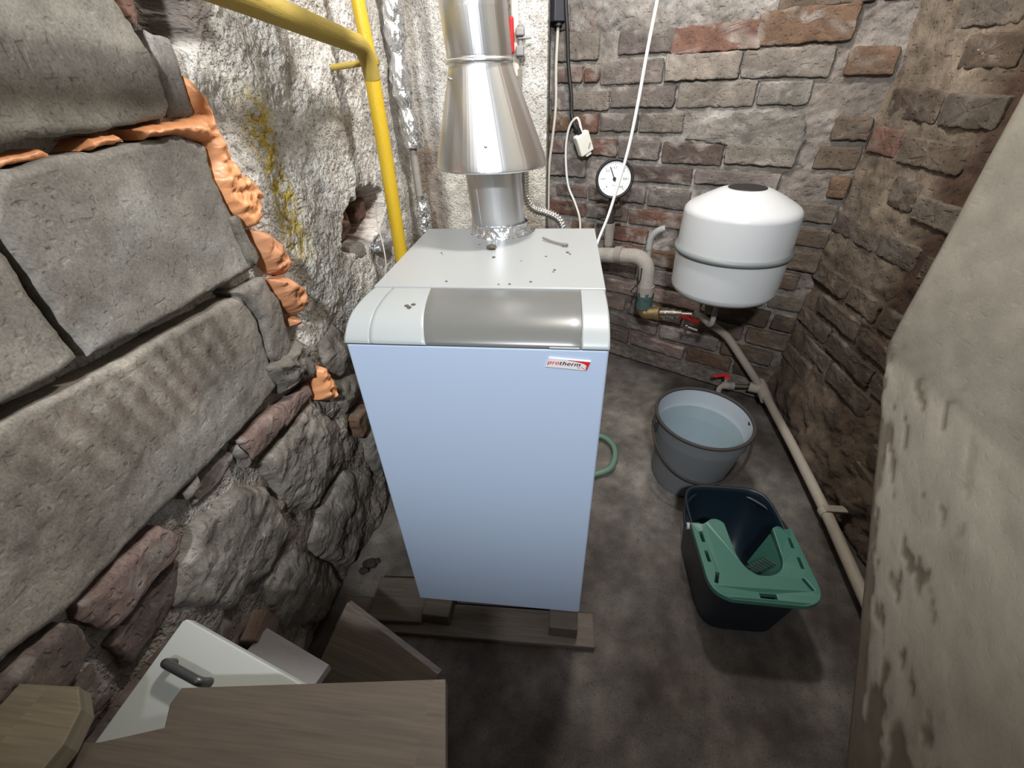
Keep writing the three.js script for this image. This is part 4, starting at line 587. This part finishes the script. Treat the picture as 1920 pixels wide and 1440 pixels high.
// ---------------------------------------------------------------- bucket with water
{
  const b = thing('bucket', 'pale grey enamel bucket with dark chipped rim, nearly full of water, below the tank', 'bucket', [0.60, 0, -0.565]); b.rotation.set(0.03, 0, -0.03);
  part('wall', lathe([[0, 0.008], [0.100, 0.008], [0.108, 0.014], [0.139, 0.224], [0.1415, 0.230], [0.1440, 0.272], [0.1475, 0.278], [0.1495, 0.281]].reverse().concat([[0, 0.012]]), 72), M.enamel, b, null, 'enamelled inside');
  part('outer_shell', lathe([[0.101, 0.004], [0.106, 0.002], [0.112, 0.010], [0.1425, 0.222], [0.1465, 0.228], [0.1435, 0.234], [0.1475, 0.274]], 72), M.enamelOut, b, null, 'darker outside with a raised hoop');
  part('rim', at(new THREE.TorusGeometry(0.149, 0.0055, 12, 80), 0, 0.280, 0, Math.PI / 2), M.rust, b, null, 'chipped black rim');
  part('water', new THREE.CircleGeometry(0.1365, 64).rotateX(-Math.PI / 2).translate(0, 0.213, 0), M.water, b);
  for (const s of [-1, 1]) part('handle_lug', merge(at(box(0.012, 0.05, 0.036, 0.004), 0, 0, 0), at(new THREE.TorusGeometry(0.010, 0.0035, 8, 18), 0.006 * s, 0.004, 0, 0, Math.PI / 2)).applyMatrix4(new THREE.Matrix4().makeTranslation(s * 0.149, 0.245, 0.01)), M.rust, b);
  const bail = []; for (let i = 0; i <= 20; i++) { const a = Math.PI * i / 20; bail.push([-0.158 * Math.cos(a), 0.245 - 0.115 * Math.sin(a), 0.01 + 0.145 * Math.sin(a)]); }
  part('bail_handle', tube(bail, 0.0042, 80, 10), M.rust, b, null, 'black wire handle hanging in front');
  part('floating_scrap', at(box(0.05, 0.003, 0.026, 0.001), -0.035, 0.2135, 0.08, 0, -0.3), M.hose, b);
}
// ---------------------------------------------------------------- mop bucket with wringer
{
  const b = thing('mop_bucket', 'dark mop bucket with green plastic wringer on the floor before the bucket', 'mop bucket', [0.622, 0, -0.165]);
  const ringPts = (hx, hz, n = 64, e = 5) => { const a = []; for (let i = 0; i < n; i++) { const t = i / n * Math.PI * 2, c = Math.cos(t), s = Math.sin(t); a.push([hx * Math.sign(c) * Math.pow(Math.abs(c), 2 / e), hz * Math.sign(s) * Math.pow(Math.abs(s), 2 / e)]); } return a; };
  const loft = (levels) => { const n = 64, pos = [], idx = []; for (const [hx, hz, y] of levels) for (const [x, z] of ringPts(hx, hz, n)) pos.push(x, y, z); const R = levels.length; for (let r = 0; r < R - 1; r++) for (let i = 0; i < n; i++) { const a = r * n + i, c = r * n + (i + 1) % n; idx.push(a, a + n, c + n, a, c + n, c); } const k = pos.length / 3; pos.push(0, levels[0][2], 0, 0, levels[R - 1][2], 0); for (let i = 0; i < n; i++) { idx.push(k, i, (i + 1) % n); const o = (R - 1) * n; idx.push(k + 1, o + (i + 1) % n, o + i); } const g = new THREE.BufferGeometry(); g.setAttribute('position', new THREE.Float32BufferAttribute(pos, 3)); g.setIndex(idx); g.computeVertexNormals(); return g; };
  part('tub', loft([[0.092, 0.135, 0.003], [0.098, 0.142, 0.006], [0.114, 0.164, 0.186], [0.120, 0.170, 0.188], [0.121, 0.171, 0.200], [0.118, 0.168, 0.202], [0.113, 0.163, 0.200], [0.111, 0.160, 0.186], [0.095, 0.138, 0.012]]), M.navy, b);
  // green wringer: plate with a U cut open to the back, six slots, lip, sloping walls and a ribbed well
  const s = new THREE.Shape(); const X = 0.124, Z0 = 0.176;
  s.moveTo(-X, 0.02); s.lineTo(-X + 0.002, -0.125); s.quadraticCurveTo(-X + 0.004, -Z0, -X + 0.05, -Z0); s.lineTo(X - 0.05, -Z0 - 0.002); s.quadraticCurveTo(X - 0.004, -Z0, X - 0.002, -0.125); s.lineTo(X, 0.02);
  s.quadraticCurveTo(X - 0.004, 0.026, X - 0.022, 0.014); s.quadraticCurveTo(X - 0.035, 0.024, X - 0.05, 0.012); s.lineTo(X - 0.052, -0.055); s.quadraticCurveTo(X - 0.056, -0.115, 0.005, -0.115); s.quadraticCurveTo(-0.036, -0.105, -0.040, -0.05); s.lineTo(-0.046, 0.016); s.quadraticCurveTo(-0.062, 0.036, -0.082, 0.022); s.quadraticCurveTo(-X + 0.024, 0.008, -X + 0.018, 0.02); s.closePath();
  const slot = (x, z, l, r = 0.0042, tilt = 0) => { const h = new THREE.Path(), c = Math.cos(tilt), q = Math.sin(tilt), P = (u, v) => [x + u * c - v * q, z + u * q + v * c]; const k = [P(-r, -l), P(r, -l), P(r, l), P(-r, l)]; h.moveTo(...k[0]); for (const e of k.slice(1)) h.lineTo(...e); h.closePath(); return h; };
  for (const [z, x] of [[-0.02, 0.107], [-0.075, 0.107], [-0.13, 0.1]]) for (const sg of [-1, 1]) s.holes.push(slot(sg * x, z, 0.0165, 0.0056, sg * (z < -0.1 ? -0.35 : 0.05) * -1));
  s.holes.push(slot(0.005, -0.162, 0.0075, 0.02));
  const plate = new THREE.ExtrudeGeometry(s, { depth: 0.010, bevelEnabled: true, bevelThickness: 0.003, bevelSize: 0.002, bevelSegments: 3, curveSegments: 20 });
  plate.rotateX(-Math.PI / 2);
  { const p = plate.attributes.position; for (let i = 0; i < p.count; i++) { const z = p.getZ(i), x = p.getX(i); p.setY(i, p.getY(i) + 0.012 * sm(0.03, -0.03, z) * sm(0.115, 0.085, Math.abs(x)) - 0.008 * sm(0.05, 0.15, z) * sm(0.1, 0.06, Math.abs(x))); } plate.computeVertexNormals(); }
  const w = part('wringer', plate, M.green, b, [0, 0.203, 0], 'sea green plastic wringer with slots');
  { // well below the U cut: curved sheet narrowing downwards
    const pos = [], idx = [], nA = 28, nL = 8; const U = []; for (let i = 0; i <= nA; i++) { const t = i / nA; if (t < 0.25) U.push([-0.046 + 0.006 * (t / 0.25), mix(-0.016, 0.05, t / 0.25)]); else if (t > 0.75) U.push([X - 0.052, mix(0.055, -0.012, (t - 0.75) / 0.25)]); else { const a = Math.PI * (t - 0.25) / 0.5; U.push([0.016 - 0.056 * Math.cos(a), 0.055 + 0.060 * Math.sin(a)]); } }
    for (let j = 0; j <= nL; j++) for (let i = 0; i <= nA; i++) { const t = j / nL, [x, z] = U[i]; pos.push(mix(x, 0.016 + (x - 0.016) * 0.45, t), 0.002 - 0.11 * t, mix(z, 0.02 + (z - 0.02) * 0.6, t)); }
    for (let j = 0; j < nL; j++) for (let i = 0; i < nA; i++) { const a = j * (nA + 1) + i; idx.push(a, a + 1, a + nA + 2, a, a + nA + 2, a + nA + 1); }
    const g = new THREE.BufferGeometry(); g.setAttribute('position', new THREE.Float32BufferAttribute(pos, 3)); g.setIndex(idx); g.computeVertexNormals(); const g2 = g.clone(); const n = g.attributes.normal, p2 = g2.attributes.position; for (let i = 0; i < p2.count; i++) p2.setXYZ(i, p2.getX(i) - 0.003 * n.getX(i), p2.getY(i) - 0.003 * n.getY(i), p2.getZ(i) - 0.003 * n.getZ(i)); g2.setIndex([...g2.index.array].reverse()); g2.computeVertexNormals();
    part('well', merge(g, g2), M.green, w);
    for (let i = 0; i < 7; i++) part('drain_slot', at(box(0.003, 0.005, 0.028, 0.001), 0.056 - 0.0035 * i, -0.02 - 0.011 * i, 0.055 - 0.003 * i, 0, 0.9, 0.5), M.black, w);
  }
  for (const sg of [-1, 1]) part('handle_pivot', at(new THREE.CylinderGeometry(0.009, 0.009, 0.012, 16), sg * 0.124, 0.19, -0.03, 0, 0, Math.PI / 2), M.greyPlastic, b);
  const arc = []; for (let i = 0; i <= 18; i++) { const a = Math.PI * i / 18; arc.push([-0.13 * Math.cos(a), 0.19 - 0.02 * Math.sin(a), -0.03 - 0.152 * Math.sin(a)]); }
  part('bail_handle', tube(arc, 0.005, 60, 8), M.navy, b);
}
// ---------------------------------------------------------------- hose ring
{
  const h = shade(new THREE.Mesh(tube([[0.19, 0.012, -0.60], [0.25, 0.014, -0.70], [0.31, 0.016, -0.735], [0.352, 0.02, -0.69], [0.36, 0.022, -0.63], [0.335, 0.018, -0.56], [0.28, 0.014, -0.53], [0.2, 0.012, -0.50]], 0.011, 80, 12), M.hose)); h.name = 'garden_hose'; scene.add(tag(h, 'loop of green hose on the floor beside the boiler', 'hose'));
}
// ---------------------------------------------------------------- wooden supports under the boiler
{
  const p = thing('pallet', 'low worn wooden pallet under the boiler', 'pallet');
  part('bottom_board', boxUV(at(box(0.68, 0.016, 0.085, 0.003), -0.09, 0.009, 0.022, 0, 0.02)), M.woodOld, p);
  part('bottom_board', boxUV(at(box(0.66, 0.016, 0.085, 0.003), -0.08, 0.009, -0.44)), M.woodOld, p);
  for (const [x, z] of [[-0.158, 0.002], [0.17, 0.004], [-0.158, -0.44], [0.17, -0.44]]) part('block', boxUV(at(box(0.072, 0.047, 0.075, 0.004), x, 0.0405, z, 0, rr(-0.05, 0.05))), M.wood, p);
  const s = thing('wood_offcut', 'flat pale board lying on the floor left of the pallet blocks', 'board');
  part('board', boxUV(at(box(0.145, 0.02, 0.12, 0.004), -0.272, 0.028, -0.01, 0, 0.05, 0.0)), M.woodOld, s);
}
// ---------------------------------------------------------------- boards and panels stacked at the foot of the left wall
// a board cut to an outline in its own plane: origin o, axes a and b, thickness t below the face
function boardGeo(o, a, b, outline, t, bev = 0.0015) {
  const A = V3(...a).normalize(), B = V3(...b); B.addScaledVector(A, -A.dot(B)).normalize(); const Nn = A.clone().cross(B);
  const sh = new THREE.Shape(outline.map(([u, v]) => new THREE.Vector2(u, v))); const g = new THREE.ExtrudeGeometry(sh, { depth: t - 2 * bev, bevelEnabled: true, bevelThickness: bev, bevelSize: bev, bevelOffset: -bev, bevelSegments: 2 }); g.translate(0, 0, -t + bev);
  g.applyMatrix4(new THREE.Matrix4().makeBasis(A, B, Nn).setPosition(...o)); return g;
}
{
  const d = thing('drawer_front', 'white drawer front with a dark bar handle lying on the board pile', 'drawer front');
  const o = [-0.38, 0.572, 0.319], a = [0.194, -0.019, 0.054], b = [0.033, 0.048, -0.133], W = 0.30, H = 0.235;
  const A = V3(...a).normalize(), Bv = V3(...b); Bv.addScaledVector(A, -A.dot(Bv)).normalize(); const P = (u, v, w) => { const n = A.clone().cross(Bv); return V3(...o).addScaledVector(A, u).addScaledVector(Bv, v).addScaledVector(n, w).toArray(); };
  const g = boardGeo(o, a, b, [[0.004, 0], [W, 0], [W, -H], [0, -H], [0, -0.004]], 0.018, 0.002); part('panel', g, M.whiteBoard, d);
  part('handle', merge(pipe([P(0.030, -0.046, -0.001), P(0.030, -0.046, 0.02), P(0.092, -0.044, 0.02), P(0.092, -0.044, -0.001)], 0.0055, 0.006, 12)), M.handle, d, null, 'dark bar handle');
  const gb = shade(new THREE.Mesh(boardGeo([-0.43, 0.298, 0.206], [0.135, -0.010, 0.043], [0.012, 0.0, -0.045], [[0, 0], [0.16, 0], [0.16, -0.14], [-0.0, -0.14]], 0.022), M.greyBoard)); gb.name = 'chipboard_offcut'; scene.add(tag(gb, 'small grey board corner between white drawer front and stone wall', 'board'));
  const bk = shade(new THREE.Mesh(boxUV(at(box(0.034, 0.06, 0.06, 0.005), -0.449, 0.283, 0.206, 0.1, 0.1, 0.05)), M.brownBrick)); bk.name = 'brick_piece'; scene.add(tag(bk, 'brown brick piece behind the small grey board', 'brick'));
  const br = shade(new THREE.Mesh(boxUV(boardGeo([-0.30, 0.275, 0.133], [0.195, -0.04, 0.086], [0.066, 0.139, -0.103], [[0, 0], [0.245, 0], [0.245, -0.33], [0.0, -0.33]], 0.018)), M.woodGrey)); br.name = 'wooden_board'; scene.add(tag(br, 'brown board leaning with one corner up before the boiler', 'board'));
  const y = 0.60, fb = [[-0.299, 0.407], [0.0135, 0.368], [0.05, 0.52], [0.02, 0.78], [-0.45, 0.80], [-0.455, 0.477], [-0.386, 0.469], [-0.352, 0.464], [-0.29, 0.445], [-0.301, 0.424]];
  const fr = shade(new THREE.Mesh(boxUV(boardGeo([0, y, 0], [1, 0, 0], [0, 0, -1], fb.map(([x, z]) => [x, -z]), 0.02)), M.wood)); fr.name = 'broken_board'; scene.add(tag(fr, 'wide brown wooden board with broken corner nearest the camera', 'board'));
  const st = shade(new THREE.Mesh(boxUV(boardGeo([0, 0.645, 0], [1, 0, 0], [0, 0, -1], [[-0.453, -0.434], [-0.383, -0.430], [-0.360, -0.449], [-0.350, -0.478], [-0.354, -0.53], [-0.453, -0.53]], 0.026)), M.woodPale)); st.name = 'wood_stub'; scene.add(tag(st, 'short pale wooden stub beside the broken board at the stone wall', 'board'));
}
// ---------------------------------------------------------------- lamps
{
  const { pos, power, color } = LIGHT.bulb, l = thing('ceiling_lamp', 'bare bulb in a holder hanging from the cellar ceiling', 'lamp', pos);
  part('holder', lathe([[0, 0.035], [0.018, 0.035], [0.022, 0.05], [0.022, 0.09], [0.008, 0.11], [0.004, 0.25], [0, 0.25]], 24), M.black, l);
  part('bulb', lathe([[0, -0.04], [0.018, -0.036], [0.030, -0.018], [0.032, 0], [0.026, 0.018], [0.016, 0.032], [0.014, 0.045], [0, 0.045]], 32), S({ color: 0xffffff, emissive: rgb(...color), emissiveIntensity: 4 }), l);
  const p = new THREE.PointLight(rgb(...color), power, 0, 2); p.name = 'bulb_light'; p.castShadow = true; p.shadow.radius = 3; l.add(p);
}
{
  const { pos, aim, r, power, angle, soft, color } = LIGHT.flood, l = thing('work_lamp', 'round work lamp under the ceiling over the cellar steps', 'lamp', pos); l.lookAt(...aim);   // its +z looks at the aim
  part('housing', at(lathe([[0, -0.09], [0.05, -0.09], [r + 0.01, -0.03], [r + 0.014, 0.004], [r + 0.002, 0.004], [r + 0.001, -0.004], [0, -0.004]], 48), 0, 0, 0, Math.PI / 2), M.black, l);
  part('diffuser', at(new THREE.CylinderGeometry(r, r, 0.004, 48), 0, 0, 0, Math.PI / 2), S({ color: 0xffffff, emissive: rgb(...color), emissiveIntensity: 3 }), l);
  part('mount', rod([0, 0, -0.085], [0, 0, -0.2], 0.012), M.black, l);
  const p = new THREE.SpotLight(rgb(...color), power, 0, angle, soft, 2); p.name = 'work_light'; p.position.set(0, 0, 0.01); p.castShadow = true; p.shadow.radius = 4; l.add(p);
  p.target.position.set(0, 0, 1); l.add(p.target);
}
renderer.render(scene, camera);
